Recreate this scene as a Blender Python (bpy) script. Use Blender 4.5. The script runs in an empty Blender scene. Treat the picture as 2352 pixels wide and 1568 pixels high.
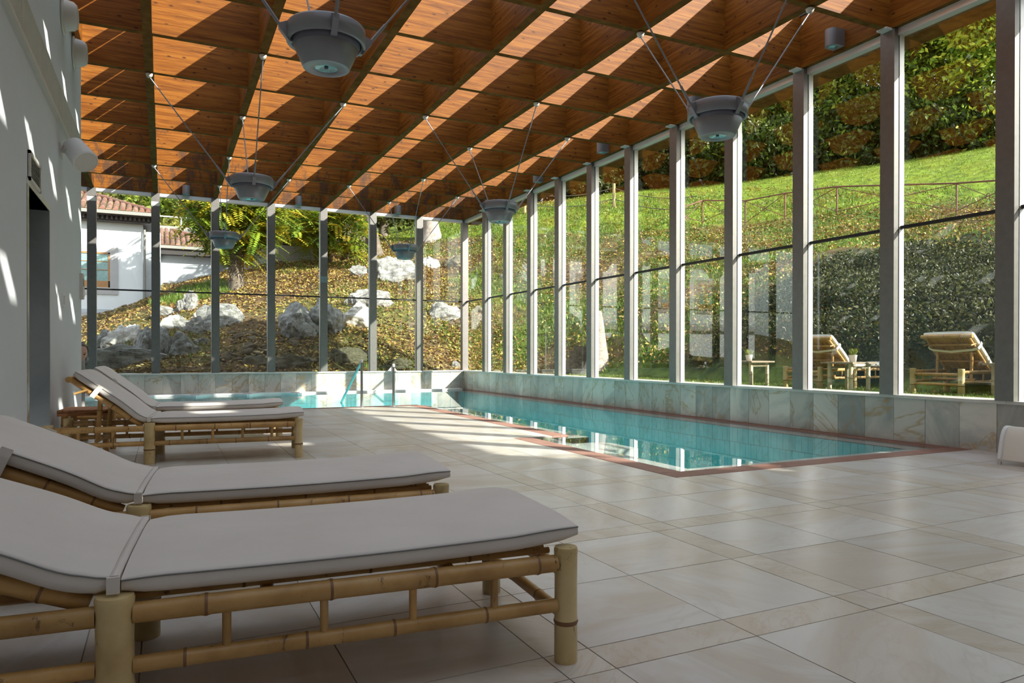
import bpy, bmesh, math, random
import numpy as np
from mathutils import Vector, Matrix, noise
random.seed(7); rng = np.random.default_rng(11)
PI = math.pi
SC = bpy.context.scene
COL = SC.collection

# ------------------------------------------------------------------ camera
F_PX, YAW, PITCH, ROLL, CY = 1639.264, 0.45376, -0.00458, 0.00067, 819.097
CAMH = 0.9264
fw = np.array([math.sin(YAW)*math.cos(PITCH), math.cos(YAW)*math.cos(PITCH), math.sin(PITCH)])
rt = np.array([math.cos(YAW), -math.sin(YAW), 0.0]); up = np.cross(rt, fw)
r2 = math.cos(ROLL)*rt + math.sin(ROLL)*up; u2 = -math.sin(ROLL)*rt + math.cos(ROLL)*up
cd = bpy.data.cameras.new('camera'); cam = bpy.data.objects.new('camera', cd); COL.objects.link(cam)
m = Matrix.Identity(4)
for k in range(3):
    m[k][0] = r2[k]; m[k][1] = u2[k]; m[k][2] = -fw[k]
m[0][3], m[1][3], m[2][3] = 0, 0, CAMH
cam.matrix_world = m
cd.sensor_width = 36; cd.sensor_fit = 'HORIZONTAL'; cd.lens = F_PX/2352*36
cd.shift_y = (CY-784)/2352; cd.clip_start = 0.05; cd.clip_end = 600
SC.camera = cam

# ------------------------------------------------------------------ sky, sun, exposure
SUN = Vector((-0.8, 1.0, -0.72)).normalized()
w = bpy.data.worlds.new('sky'); SC.world = w; w.use_nodes = True
nt = w.node_tree; nt.nodes.clear()
sky = nt.nodes.new('ShaderNodeTexSky'); sky.sky_type = 'NISHITA'; sky.sun_disc = False
sky.sun_elevation = math.radians(29.4); sky.sun_rotation = math.radians(141.3)
sky.air_density = 1.0; sky.dust_density = 2.0; sky.ozone_density = 1.0
bg = nt.nodes.new('ShaderNodeBackground'); bg.inputs[1].default_value = 0.175
wo = nt.nodes.new('ShaderNodeOutputWorld')
# thin autumn cloud veil over the whole sky
tc = nt.nodes.new('ShaderNodeTexCoord'); nz = nt.nodes.new('ShaderNodeTexNoise'); nz.inputs['Scale'].default_value = 3.0
nz.inputs['Detail'].default_value = 6
mr = nt.nodes.new('ShaderNodeMapRange'); mr.inputs[1].default_value = .35; mr.inputs[2].default_value = .7
mr.inputs[3].default_value = .25; mr.inputs[4].default_value = .85
mx = nt.nodes.new('ShaderNodeMix'); mx.data_type = 'RGBA'
mx.inputs[7].default_value = (7.0, 7.3, 7.8, 1)
nt.links.new(tc.outputs['Generated'], nz.inputs['Vector']); nt.links.new(nz.outputs[0], mr.inputs[0])
nt.links.new(mr.outputs[0], mx.inputs[0]); nt.links.new(sky.outputs[0], mx.inputs[6])
nt.links.new(mx.outputs[2], bg.inputs[0]); nt.links.new(bg.outputs[0], wo.inputs[0])
sl = bpy.data.lights.new('sun', 'SUN'); sl.energy = 7.2; sl.angle = math.radians(0.6); sl.color = (1.0, 0.95, 0.86)
so = bpy.data.objects.new('sun', sl); COL.objects.link(so); so.rotation_euler = SUN.to_track_quat('-Z', 'Y').to_euler()
so.location = (30, -30, 40)
vs = SC.view_settings; vs.view_transform = 'Standard'; vs.look = 'None'; vs.gamma = 1; vs.use_curve_mapping = False
vs.exposure = 0.92
cy = SC.cycles
cy.max_bounces = 10; cy.diffuse_bounces = 5; cy.glossy_bounces = 4; cy.transmission_bounces = 6
cy.transparent_max_bounces = 24; cy.caustics_reflective = False; cy.caustics_refractive = False
cy.use_denoising = True; cy.sample_clamp_indirect = 6

# ------------------------------------------------------------------ pixel helpers (used only to find where things stand)
def ray(u, v): return fw + r2*(u-1176)/F_PX - u2*(v-CY)/F_PX
def onz(u, v, z=0.0):
    d = ray(u, v); t = (z-CAMH)/d[2]; return t*d[0], t*d[1]
def onY(u, v, Y):
    d = ray(u, v); t = Y/d[1]; return t*d[0], CAMH+t*d[2]
def onX(u, v, X):
    d = ray(u, v); t = X/d[0]; return t*d[1], CAMH+t*d[2]
def ondepth(u, v, dep):
    d = ray(u, v); return dep*d[0], dep*d[1], CAMH+dep*d[2]

# ------------------------------------------------------------------ materials
def new_mat(name):
    mt = bpy.data.materials.new(name); mt.use_nodes = True; n = mt.node_tree
    return mt, n, n.nodes['Principled BSDF']
def nd(n, t, **kw):
    x = n.nodes.new(t)
    for k, v in kw.items():
        if k.startswith('i_'):
            x.inputs[k[2:].replace('_', ' ')].default_value = v
        else: setattr(x, k, v)
    return x
def ramp(n, src, stops):
    r = n.nodes.new('ShaderNodeValToRGB'); e = r.color_ramp.elements
    while len(e) < len(stops): e.new(0.5)
    for k, (p, c) in enumerate(stops): e[k].position = p; e[k].color = (*c, 1)
    n.links.new(src, r.inputs[0]); return r
def coords(n, scale=(1, 1, 1), kind='Object', rot=(0, 0, 0)):
    t = n.nodes.new('ShaderNodeTexCoord'); mp = n.nodes.new('ShaderNodeMapping')
    mp.inputs['Scale'].default_value = scale; mp.inputs['Rotation'].default_value = rot
    n.links.new(t.outputs[kind], mp.inputs[0]); return mp
def geo(n, scale=(1, 1, 1), rot=(0, 0, 0)):
    g = n.nodes.new('ShaderNodeNewGeometry'); mp = n.nodes.new('ShaderNodeMapping')
    mp.inputs['Scale'].default_value = scale; mp.inputs['Rotation'].default_value = rot
    n.links.new(g.outputs['Position'], mp.inputs[0]); return mp
def noise_tex(n, mp, s, detail=4, rough=.55, dist=0.0):
    t = n.nodes.new('ShaderNodeTexNoise'); t.inputs['Scale'].default_value = s
    t.inputs['Detail'].default_value = detail; t.inputs['Roughness'].default_value = rough
    t.inputs['Distortion'].default_value = dist
    n.links.new(mp.outputs[0], t.inputs['Vector']); return t
def mixc(n, fac, a, b, mode='MIX'):
    x = n.nodes.new('ShaderNodeMix'); x.data_type = 'RGBA'; x.blend_type = mode
    if isinstance(fac, (int, float)): x.inputs[0].default_value = fac
    else: n.links.new(fac, x.inputs[0])
    for s, k in ((a, 6), (b, 7)):
        if isinstance(s, tuple): x.inputs[k].default_value = (*s[:3], 1)
        else: n.links.new(s, x.inputs[k])
    return x.outputs[2]
def bump(n, h, b, strength=.3, dist=.01):
    x = n.nodes.new('ShaderNodeBump'); x.inputs['Strength'].default_value = strength; x.inputs['Distance'].default_value = dist
    n.links.new(h, x.inputs['Height']); n.links.new(x.outputs[0], b.inputs['Normal'])
def plain(name, c, rough=.5, metal=0, var=.12, s=6, spec=.5, bmp=0):
    mt, n, b = new_mat(name); mp = geo(n); t = noise_tex(n, mp, s, 5)
    r = ramp(n, t.outputs[0], [(.3, tuple(x*(1-var) for x in c)), (.7, tuple(min(1, x*(1+var)) for x in c))])
    n.links.new(r.outputs[0], b.inputs['Base Color'])
    b.inputs['Roughness'].default_value = rough; b.inputs['Metallic'].default_value = metal
    b.inputs['Specular IOR Level'].default_value = spec
    if bmp: bump(n, t.outputs[0], b, bmp)
    return mt
def wood_mat(name, stops, axis, stain=0.0, rough=.55):
    mt, n, b = new_mat(name)
    sc = (1, 22, 22) if axis == 'x' else (22, 1, 22)
    mp = geo(n, sc); t = noise_tex(n, mp, 1.5, 8, .68, .5)
    r = ramp(n, t.outputs[0], stops)
    # dark drying cracks and knots
    mp2 = geo(n, (2.2, 26, 60) if axis == 'x' else (26, 2.2, 60)); t2 = noise_tex(n, mp2, 1.0, 3, .6, .3)
    cr = ramp(n, t2.outputs[0], [(.58, (0, 0, 0)), (.72, (.9, .9, .9))])
    c = mixc(n, cr.outputs[0], r.outputs[0], (.07, .024, .006))
    mp3 = geo(n, (6, 13, 13) if axis == 'x' else (13, 6, 13)); v = n.nodes.new('ShaderNodeTexVoronoi'); v.inputs['Scale'].default_value = 1.0
    n.links.new(mp3.outputs[0], v.inputs['Vector'])
    kn = ramp(n, v.outputs['Distance'], [(.07, (1, 1, 1)), (.19, (0, 0, 0))])
    c = mixc(n, kn.outputs[0], c, (.05, .018, .005))
    # water stains, strongest towards the far wall
    mp4 = geo(n, (5, 1.2, 1.6) if axis == 'x' else (1.2, 5, 1.6)); t4 = noise_tex(n, mp4, 1.0, 6, .8, .4)
    g = n.nodes.new('ShaderNodeNewGeometry'); sp = n.nodes.new('ShaderNodeSeparateXYZ'); n.links.new(g.outputs[0], sp.inputs[0])
    mrr = nd(n, 'ShaderNodeMapRange'); mrr.inputs[1].default_value = 9.5; mrr.inputs[2].default_value = 16.5
    mrr.inputs[3].default_value = -.10; mrr.inputs[4].default_value = .12
    n.links.new(sp.outputs[1], mrr.inputs[0])
    ad = nd(n, 'ShaderNodeMath', operation='ADD'); n.links.new(t4.outputs[0], ad.inputs[0]); n.links.new(mrr.outputs[0], ad.inputs[1])
    st = ramp(n, ad.outputs[0], [(.58, (0, 0, 0)), (.66, (1, 1, 1))])
    ml = nd(n, 'ShaderNodeMath', operation='MULTIPLY'); n.links.new(st.outputs[0], ml.inputs[0]); ml.inputs[1].default_value = stain
    c = mixc(n, ml.outputs[0], c, (.05, .03, .02))
    n.links.new(c, b.inputs['Base Color']); b.inputs['Roughness'].default_value = rough; b.inputs['Specular IOR Level'].default_value = .12
    bump(n, t.outputs[0], b, .12, .004)
    return mt
WSTOPS = [(.30, (.085, .025, .003)), (.48, (.175, .057, .007)), (.62, (.25, .094, .012)), (.78, (.12, .036, .004))]
M_woodX = wood_mat('wood_cross', WSTOPS, 'x', .75)
M_woodY = wood_mat('wood_long', WSTOPS, 'y', .55)
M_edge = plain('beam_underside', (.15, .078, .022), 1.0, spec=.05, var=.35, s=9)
M_plaster = plain('white_plaster', (.62, .65, .665), .8, var=.02, s=2)
M_steel = plain('brushed_steel', (.20, .19, .178), .42, .5, var=.08, s=14)
M_alu = plain('light_aluminium', (.78, .78, .78), .38, .35, var=.03)
M_black = plain('black_gasket', (.012, .012, .014), .5)
M_chrome = plain('chrome', (.62, .60, .58), .14, 1, var=.02)
M_lampgrey = plain('lamp_grey', (.25, .26, .28), .42, .4, var=.05, s=3)
M_lampdark = plain('lamp_gap', (.10, .10, .13), .6)
M_copper = plain('copper_grate', (.36, .19, .15), .5, .1, var=.12, s=8)
M_dark = plain('dark_channel', (.03, .025, .025), .8)
M_grout = plain('grout', (.33, .29, .25), .9, var=.1)
M_whitepl = plain('white_plastic', (.80, .80, .79), .45, var=.02)
M_cream = plain('cream_metal', (.62, .60, .54), .5, var=.03)
M_meshgrey = plain('grille_grey', (.27, .26, .24), .6, var=.1, s=60)
M_roofdark = plain('dark_eaves', (.035, .030, .030), .6)
M_stonetrim = plain('stone_trim', (.45, .43, .45), .8, var=.06)
M_winwood = plain('window_oak', (.42, .20, .07), .5, var=.15, s=10)
M_curtain = plain('curtain_behind_glass', (.25, .40, .40), .25, var=.2, s=18)
M_concrete = plain('old_concrete', (.33, .31, .28), .9, var=.2, s=2, bmp=.3)
M_rustfence = plain('rust_red_paint', (.17, .07, .045), .6, var=.15)
M_rope = plain('rope', (.10, .09, .07), .9)
M_post = plain('round_timber', (.42, .33, .16), .8)
M_white_house = plain('white_render', (.80, .82, .86), .85, var=.03, s=1)
M_grey_house = plain('grey_render', (.50, .53, .58), .85, var=.04, s=1)
M_fabric = None

def fabric_mat():
    mt, n, b = new_mat('cushion_canvas'); mp = coords(n); t = noise_tex(n, mp, 3, 3)
    wv = noise_tex(n, mp, 420, 2)
    r = ramp(n, t.outputs[0], [(.3, (.62, .575, .53)), (.7, (.68, .635, .59))])
    n.links.new(r.outputs[0], b.inputs['Base Color']); b.inputs['Roughness'].default_value = .85
    b.inputs['Sheen Weight'].default_value = .15
    t2 = noise_tex(n, mp, 5.0, 2, .5, .8)
    bump(n, t2.outputs[0], b, .25, .02); return mt
M_fabric = fabric_mat()
M_fabric_out = plain('white_canvas', (.80, .78, .70), .85, var=.03)
M_piping = plain('seam_piping', (.20, .20, .19), .8)

def bamboo_mat(name, a, bb, c):
    mt, n, b = new_mat(name); mp = coords(n, (1, 1, 1)); t = noise_tex(n, mp, 7, 6, .6)
    r = ramp(n, t.outputs[0], [(.3, a), (.55, bb), (.75, c)])
    t2 = noise_tex(n, coords(n, (1, 1, .35)), 22, 5, .75, .8)
    s = ramp(n, t2.outputs[0], [(.61, (0, 0, 0)), (.68, (1, 1, 1))])
    oi = n.nodes.new('ShaderNodeObjectInfo')
    hs = nd(n, 'ShaderNodeHueSaturation'); mrr = nd(n, 'ShaderNodeMapRange'); mrr.inputs[3].default_value = .8; mrr.inputs[4].default_value = 1.15
    n.links.new(oi.outputs['Random'], mrr.inputs[0]); n.links.new(mrr.outputs[0], hs.inputs['Value']); n.links.new(r.outputs[0], hs.inputs['Color'])
    c2 = mixc(n, s.outputs[0], hs.outputs[0], tuple(x*.35 for x in a))
    n.links.new(c2, b.inputs['Base Color']); b.inputs['Roughness'].default_value = .38
    return mt
M_bamboo = bamboo_mat('bamboo_amber', (.36, .19, .055), (.50, .29, .095), (.56, .35, .14))
M_bambooleg = bamboo_mat('bamboo_pale', (.42, .29, .12), (.56, .42, .20), (.60, .47, .25))
M_node = plain('bamboo_node', (.20, .10, .04), .5)
M_bambooout = bamboo_mat('bamboo_weathered', (.42, .34, .22), (.62, .54, .38), (.66, .60, .46))
M_tabletop = wood_mat('table_wood', [(.3, (.30, .12, .05)), (.5, (.45, .20, .09)), (.7, (.52, .27, .13)), (.8, (.38, .16, .07))], 'x', 0)
M_greywood = wood_mat('grey_table_wood', [(.3, (.22, .17, .12)), (.5, (.33, .27, .20)), (.7, (.40, .33, .25)), (.8, (.28, .22, .16))], 'x', 0)

def marble_mat(name, base, cloud, vein, amt=1.0, vs=1.0, rough=.22, strong=.75, tintvar=.06, spec=.5):
    mt, n, b = new_mat(name); g = geo(n)
    oi = n.nodes.new('ShaderNodeObjectInfo'); off = nd(n, 'ShaderNodeVectorMath', operation='SCALE')
    cmb = n.nodes.new('ShaderNodeCombineXYZ')
    for k in range(3): n.links.new(oi.outputs['Random'], cmb.inputs[k])
    n.links.new(cmb.outputs[0], off.inputs[0]); off.inputs['Scale'].default_value = 37.0
    ad = nd(n, 'ShaderNodeVectorMath', operation='ADD'); n.links.new(g.outputs[0], ad.inputs[0]); n.links.new(off.outputs[0], ad.inputs[1])
    vr = nd(n, 'ShaderNodeVectorRotate', rotation_type='AXIS_ANGLE')
    vr.inputs['Axis'].default_value = (.3, .5, 1); ml = nd(n, 'ShaderNodeMath', operation='MULTIPLY'); ml.inputs[1].default_value = 6.28
    n.links.new(oi.outputs['Random'], ml.inputs[0]); n.links.new(ml.outputs[0], vr.inputs['Angle']); n.links.new(ad.outputs[0], vr.inputs['Vector'])
    st = nd(n, 'ShaderNodeMapping'); st.inputs['Scale'].default_value = (vs*1.0, vs*3.2, vs*1.6); n.links.new(vr.outputs[0], st.inputs[0])
    t = noise_tex(n, st, .9, 6, .6, .9)
    cl = ramp(n, t.outputs[0], [(.38, cloud), (.56, base), (.72, tuple(min(1, x*1.08) for x in base))])
    t2 = noise_tex(n, st, .7, 5, .6, 1.6)
    s1 = nd(n, 'ShaderNodeMath', operation='SUBTRACT'); s1.inputs[1].default_value = .5; n.links.new(t2.outputs[0], s1.inputs[0])
    s2 = nd(n, 'ShaderNodeMath', operation='ABSOLUTE'); n.links.new(s1.outputs[0], s2.inputs[0])
    vv = ramp(n, s2.outputs[0], [(.0, (strong*amt,)*3), (.022, (0, 0, 0))])
    c = mixc(n, vv.outputs[0], cl.outputs[0], vein)
    hs = nd(n, 'ShaderNodeHueSaturation'); mrr = nd(n, 'ShaderNodeMapRange'); mrr.inputs[3].default_value = 1-tintvar; mrr.inputs[4].default_value = 1+tintvar
    n.links.new(oi.outputs['Random'], mrr.inputs[0]); n.links.new(mrr.outputs[0], hs.inputs['Value']); n.links.new(c, hs.inputs['Color'])
    n.links.new(hs.outputs[0], b.inputs['Base Color']); b.inputs['Roughness'].default_value = rough
    b.inputs['Specular IOR Level'].default_value = spec
    return mt
M_slab = marble_mat('floor_marble', (.61, .585, .56), (.53, .465, .40), (.42, .36, .30), .5, .9, .30, .45, .045, .45)
M_band = marble_mat('beige_band_marble', (.585, .535, .475), (.53, .455, .375), (.42, .30, .20), .8, 2.0, .32, .4, .06, .45)
M_clad = marble_mat('veined_cladding_marble', (.62, .60, .54), (.36, .37, .35), (.44, .31, .15), .9, .7, .25, .85, .18)
M_cap = marble_mat('cap_marble', (.70, .68, .64), (.62, .60, .56), (.5, .45, .4), .5, 1, .3, .4)
M_jamb = marble_mat('grey_jamb_marble', (.30, .33, .33), (.25, .28, .28), (.2, .22, .22), .5, .8, .3, .3)
M_rim = marble_mat('pool_rim_marble', (.72, .70, .68), (.66, .64, .60), (.6, .56, .5), .4, 1, .35, .3)
M_teal = plain('teal_pool_tile', (.13, .68, .73), .3, var=.14, s=5)
M_tealgrout = plain('teal_grout', (.05, .25, .26), .8)
def teal_floor():
    mt, n, b = new_mat('teal_pool_floor'); mp = geo(n)
    br = nd(n, 'ShaderNodeTexBrick'); br.inputs['Scale'].default_value = 1; br.inputs['Brick Width'].default_value = .2; br.inputs['Row Height'].default_value = .1
    br.inputs['Mortar Size'].default_value = .004; br.inputs['Color1'].default_value = (.18, .80, .84, 1); br.inputs['Color2'].default_value = (.13, .70, .75, 1); br.inputs['Mortar'].default_value = (.10, .48, .50, 1)
    n.links.new(mp.outputs[0], br.inputs['Vector']); n.links.new(br.outputs[0], b.inputs['Base Color']); b.inputs['Roughness'].default_value = .4
    return mt
M_tealfloor = teal_floor()

def see_through(name, tint, ior, rough=0.0, bmp=None, boost=1.0):
    mt = bpy.data.materials.new(name); mt.use_nodes = True; n = mt.node_tree; n.nodes.clear()
    o = n.nodes.new('ShaderNodeOutputMaterial'); mixs = n.nodes.new('ShaderNodeMixShader')
    tr = n.nodes.new('ShaderNodeBsdfTransparent'); tr.inputs[0].default_value = (*tint, 1)
    gl = n.nodes.new('ShaderNodeBsdfGlossy'); gl.inputs['Roughness'].default_value = rough
    fr = n.nodes.new('ShaderNodeLayerWeight'); fr.inputs['Blend'].default_value = .5   # Schlick reflectance from the facing term
    pw = nd(n, 'ShaderNodeMath', operation='POWER'); pw.inputs[1].default_value = 5.0; n.links.new(fr.outputs['Facing'], pw.inputs[0])
    f0 = ((ior-1)/(ior+1))**2; ma = nd(n, 'ShaderNodeMath', operation='MULTIPLY_ADD'); ma.inputs[1].default_value = 1-f0; ma.inputs[2].default_value = f0
    n.links.new(pw.outputs[0], ma.inputs[0])
    mm = nd(n, 'ShaderNodeMath', operation='MULTIPLY'); mm.inputs[1].default_value = boost; mm.use_clamp = True
    n.links.new(ma.outputs[0], mm.inputs[0]); n.links.new(mm.outputs[0], mixs.inputs[0])
    n.links.new(tr.outputs[0], mixs.inputs[1]); n.links.new(gl.outputs[0], mixs.inputs[2]); n.links.new(mixs.outputs[0], o.inputs[0])
    if bmp:
        mp = geo(n, bmp[0]); t = noise_tex(n, mp, bmp[1], 2, .5, .3)
        bb = n.nodes.new('ShaderNodeBump'); bb.inputs['Strength'].default_value = bmp[2]; bb.inputs['Distance'].default_value = .01
        n.links.new(t.outputs[0], bb.inputs['Height']); n.links.new(bb.outputs[0], gl.inputs['Normal']); n.links.new(bb.outputs[0], fr.inputs['Normal'])
    return mt
M_glass = see_through('window_glass', (.93, .96, .94), 1.5, 0.0, None, 1.5)
M_roofglass = see_through('roof_glass', (.90, .93, .92), 1.4)
M_water = see_through('pool_water', (.93, 1.0, 1.0), 1.33, 0.01, ((1, 1, 1), 3.0, .05), 1.0)
M_lens = plain('lamp_lens', (.25, .55, .55), .08, .1, var=.3, s=30)

def attr_mat(name, trans=.3, rough=.6, s=0, spec=.3, nscale=0, namt=.25, bmp=0):
    mt = bpy.data.materials.new(name); mt.use_nodes = True; n = mt.node_tree; b = n.nodes['Principled BSDF']
    a = n.nodes.new('ShaderNodeAttribute'); a.attribute_name = 'Col'; src = a.outputs['Color']
    if nscale:
        t = noise_tex(n, geo(n), nscale, 6, .7)
        r = ramp(n, t.outputs[0], [(.3, (1-namt*2,)*3), (.7, (1+namt,)*3)])
        src = mixc(n, 1.0, src, r.outputs[0], 'MULTIPLY')
        if bmp: bump(n, t.outputs[0], b, bmp, .05)
    n.links.new(src, b.inputs['Base Color']); b.inputs['Roughness'].default_value = rough; b.inputs['Specular IOR Level'].default_value = spec
    if trans:
        o = n.nodes['Material Output']; tl = n.nodes.new('ShaderNodeBsdfTranslucent'); ms = n.nodes.new('ShaderNodeMixShader'); ms.inputs[0].default_value = trans
        n.links.new(src, tl.inputs[0]); n.links.new(b.outputs[0], ms.inputs[1]); n.links.new(tl.outputs[0], ms.inputs[2]); n.links.new(ms.outputs[0], o.inputs[0])
    return mt
M_leaf = attr_mat('foliage', .35, .45, spec=.4)
M_litter = attr_mat('fallen_leaves', .1, .6)
M_ground = attr_mat('earth_and_turf', 0, .95, nscale=3.0, namt=.35, bmp=.6)
def rock_mat(name, a, b_, c, sc=3.0):
    mt, n, b = new_mat(name); mp = coords(n, (1, 1, 1.6)); t = noise_tex(n, mp, sc, 10, .72, .4)
    r = ramp(n, t.outputs[0], [(.32, a), (.46, b_), (.62, c)])
    v = noise_tex(n, mp, sc*2.5, 8, .75, 1.2)
    cr = ramp(n, v.outputs[0], [(.36, (1, 1, 1)), (.43, (0, 0, 0))])
    c2 = mixc(n, cr.outputs[0], r.outputs[0], tuple(x*.45 for x in a))
    n.links.new(c2, b.inputs['Base Color']); b.inputs['Roughness'].default_value = .9; b.inputs['Specular IOR Level'].default_value = .2
    bump(n, v.outputs[0], b, .8, .06); return mt
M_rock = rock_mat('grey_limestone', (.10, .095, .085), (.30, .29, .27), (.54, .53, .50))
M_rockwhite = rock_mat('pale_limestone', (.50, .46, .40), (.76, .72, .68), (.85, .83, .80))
M_rockbrown = rock_mat('olive_brown_stone', (.09, .075, .045), (.19, .165, .105), (.28, .245, .17))
M_pebble = rock_mat('brown_field_stone', (.09, .07, .045), (.19, .145, .09), (.28, .22, .15), 5)
M_bark = rock_mat('bark', (.09, .07, .05), (.20, .16, .12), (.30, .25, .20), 6)
M_barkpale = rock_mat('pale_bark', (.27, .21, .17), (.48, .40, .35), (.58, .50, .45), 4)
M_skin = plain('skin', (.50, .30, .22), .5, var=.04)
M_hair = plain('dark_hair', (.02, .014, .012), .5)
M_swim = plain('navy_swimsuit', (.02, .025, .06), .6)
M_eye = plain('eye', (.03, .02, .02), .2)
M_lip = plain('lip', (.35, .12, .10), .4)
M_grasspot = plain('yellow_green_grass', (.26, .30, .05), .6, var=.3, s=40)
M_stainedtile = plain('small_glass_tile', (.25, .32, .33), .3)
def tile_mat():
    mt, n, b = new_mat('clay_roof_tile'); oi = n.nodes.new('ShaderNodeObjectInfo')
    r = ramp(n, oi.outputs['Random'], [(0, (.13, .06, .045)), (.5, (.24, .105, .075)), (1, (.33, .18, .13))])
    t = noise_tex(n, geo(n), 5, 5, .7); s = ramp(n, t.outputs[0], [(.45, (0, 0, 0)), (.6, (.7, .7, .7))])
    n.links.new(mixc(n, s.outputs[0], r.outputs[0], (.10, .09, .06)), b.inputs['Base Color']); b.inputs['Roughness'].default_value = .85
    return mt
M_tile = tile_mat()
M_moss = plain('moss', (.12, .15, .03), .9, var=.4, s=12)

# ------------------------------------------------------------------ mesh helpers
class MB:
    def __init__(s): s.v = []; s.f = []; s.m = []; s.sm = []
    def add(s, vs_, fs, mi=0, smooth=False):
        o = len(s.v); s.v += [tuple(x) for x in vs_]
        for q in fs: s.f.append([i+o for i in q]); s.m.append(mi); s.sm.append(smooth)
        return s
    def box(s, x0, x1, y0, y1, z0, z1, mi=0):
        v = [(x0, y0, z0), (x1, y0, z0), (x1, y1, z0), (x0, y1, z0), (x0, y0, z1), (x1, y0, z1), (x1, y1, z1), (x0, y1, z1)]
        return s.add(v, [(0, 3, 2, 1), (4, 5, 6, 7), (0, 1, 5, 4), (1, 2, 6, 5), (2, 3, 7, 6), (3, 0, 4, 7)], mi)
    def tube(s, p0, p1, r0, r1=None, n=12, mi=0, cap=True, prof=None):
        p0 = Vector(p0); p1 = Vector(p1); r1 = r0 if r1 is None else r1; d = p1-p0; L = d.length; d.normalize()
        a = d.orthogonal().normalized(); b = d.cross(a)
        prof = prof or [(0, r0), (1, r1)]
        vs_ = []
        for t, r in prof:
            for k in range(n):
                an = 2*PI*k/n; vs_.append(p0+d*(t*L)+(a*math.cos(an)+b*math.sin(an))*r)
        fs = []
        for j in range(len(prof)-1):
            for k in range(n): fs.append((j*n+k, j*n+(k+1) % n, (j+1)*n+(k+1) % n, (j+1)*n+k))
        if prof and len(prof) > 3:
            q0 = len(s.m); s.add(vs_, fs, mi, True)
            for j in range(len(prof)-1):
                if (prof[j+1][0]-prof[j][0])*L < .0065:
                    for k in range(n): s.m[q0+j*n+k] = 1
        else: s.add(vs_, fs, mi, True)
        if cap:
            s.add(vs_[:n], [tuple(reversed(range(n)))], mi); s.add(vs_[-n:], [tuple(range(n))], mi)
        return s
    def lathe(s, prof, c=(0, 0, 0), n=32, mi=0, smooth=True):
        vs_ = []
        for r, z in prof:
            for k in range(n):
                a = 2*PI*k/n; vs_.append((c[0]+r*math.cos(a), c[1]+r*math.sin(a), c[2]+z))
        fs = []
        for j in range(len(prof)-1):
            for k in range(n): fs.append((j*n+k, j*n+(k+1) % n, (j+1)*n+(k+1) % n, (j+1)*n+k))
        return s.add(vs_, fs, mi, smooth)
    def sweep(s, sections, mi=0, closed=True, cap=True, smooth=True):
        n = len(sections[0]); vs_ = [p for sec in sections for p in sec]; fs = []
        for j in range(len(sections)-1):
            for k in range(n if closed else n-1): fs.append((j*n+k, j*n+(k+1) % n, (j+1)*n+(k+1) % n, (j+1)*n+k))
        s.add(vs_, fs, mi, smooth)
        if cap: s.add(sections[0], [tuple(reversed(range(n)))], mi); s.add(sections[-1], [tuple(range(n))], mi)
        return s
    def mesh(s, name, mats):
        me = bpy.data.meshes.new(name); me.from_pydata(s.v, [], s.f); me.validate()
        for mt in (mats if isinstance(mats, (list, tuple)) else [mats]): me.materials.append(mt)
        if len(me.polygons) == len(s.m):
            me.polygons.foreach_set('material_index', s.m); me.polygons.foreach_set('use_smooth', s.sm)
        me.update(); return me
    def build(s, name, mats, parent=None, **kw):
        return link(name, s.mesh(name, mats), parent, **kw)
def link(name, me, parent=None, loc=(0, 0, 0), rot=(0, 0, 0)):
    o = bpy.data.objects.new(name, me); COL.objects.link(o); o.parent = parent; o.location = loc; o.rotation_euler = rot
    return o
def tag(o, label=None, cat=None, group=None, kind=None):
    if label: o['label'] = label
    if cat: o['category'] = cat
    if group: o['group'] = group
    if kind: o['kind'] = kind
    return o
def thing(name, label, cat, loc=(0, 0, 0), rz=0, group=None, kind=None):
    o = bpy.data.objects.new(name, None); COL.objects.link(o); o.location = loc; o.rotation_euler = (0, 0, rz); o.empty_display_size = .1
    return tag(o, label, cat, group, kind)
def copy_tree(o, parent=None):
    c = o.copy(); COL.objects.link(c); c.parent = parent
    for ch in list(o.children): copy_tree(ch, c)
    return c
def recolor(o, mt):
    for ch in o.children_recursive:
        for sl_ in ch.material_slots:
            sl_.link = 'OBJECT'; sl_.material = mt(sl_) if callable(mt) else mt

# ------------------------------------------------------------------ dimensions of the hall
D = 1.2; XR = 7.041; YF = 17.15; YFC = 17.30; ZB = 4.408; ZS = .488; ZT = 4.40; CW = .167
XL = -.90; YL = 10.08; XFL = -6.2; YD = 12.15; YB = -3.1; HB = .63

# ---- floor
PER = 1.2625
floor = thing('floor', 'pale marble slab floor with beige bands around the pool', 'floor', kind='structure')
HOLES = [(3.437, 9, 4.25, 7.0), (3.92, 9, 7.0, YD)]
REG = [(XL, XR, YB, YD), (XFL, XL, YL, YD)]
def sub(rects, h):
    out = []
    for (a, b, c, d) in rects:
        A, B, C_, D_ = max(a, h[0]), min(b, h[1]), max(c, h[2]), min(d, h[3])
        if A >= B or C_ >= D_: out.append((a, b, c, d)); continue
        if a < A: out.append((a, A, c, d))
        if B < b: out.append((B, b, c, d))
        if c < C_: out.append((A, B, c, C_))
        if D_ < d: out.append((A, B, D_, d))
    return out
base = []
for r in REG: base += [r]
for h in HOLES: base = sub(base, h)
g = MB()
for (a, b, c, d) in base: g.box(a, b, c, d, -.06, -.004)
g.build('floor_bed', M_grout, floor)
far_s, far_b = MB(), MB(); tile_cache = {}
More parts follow.
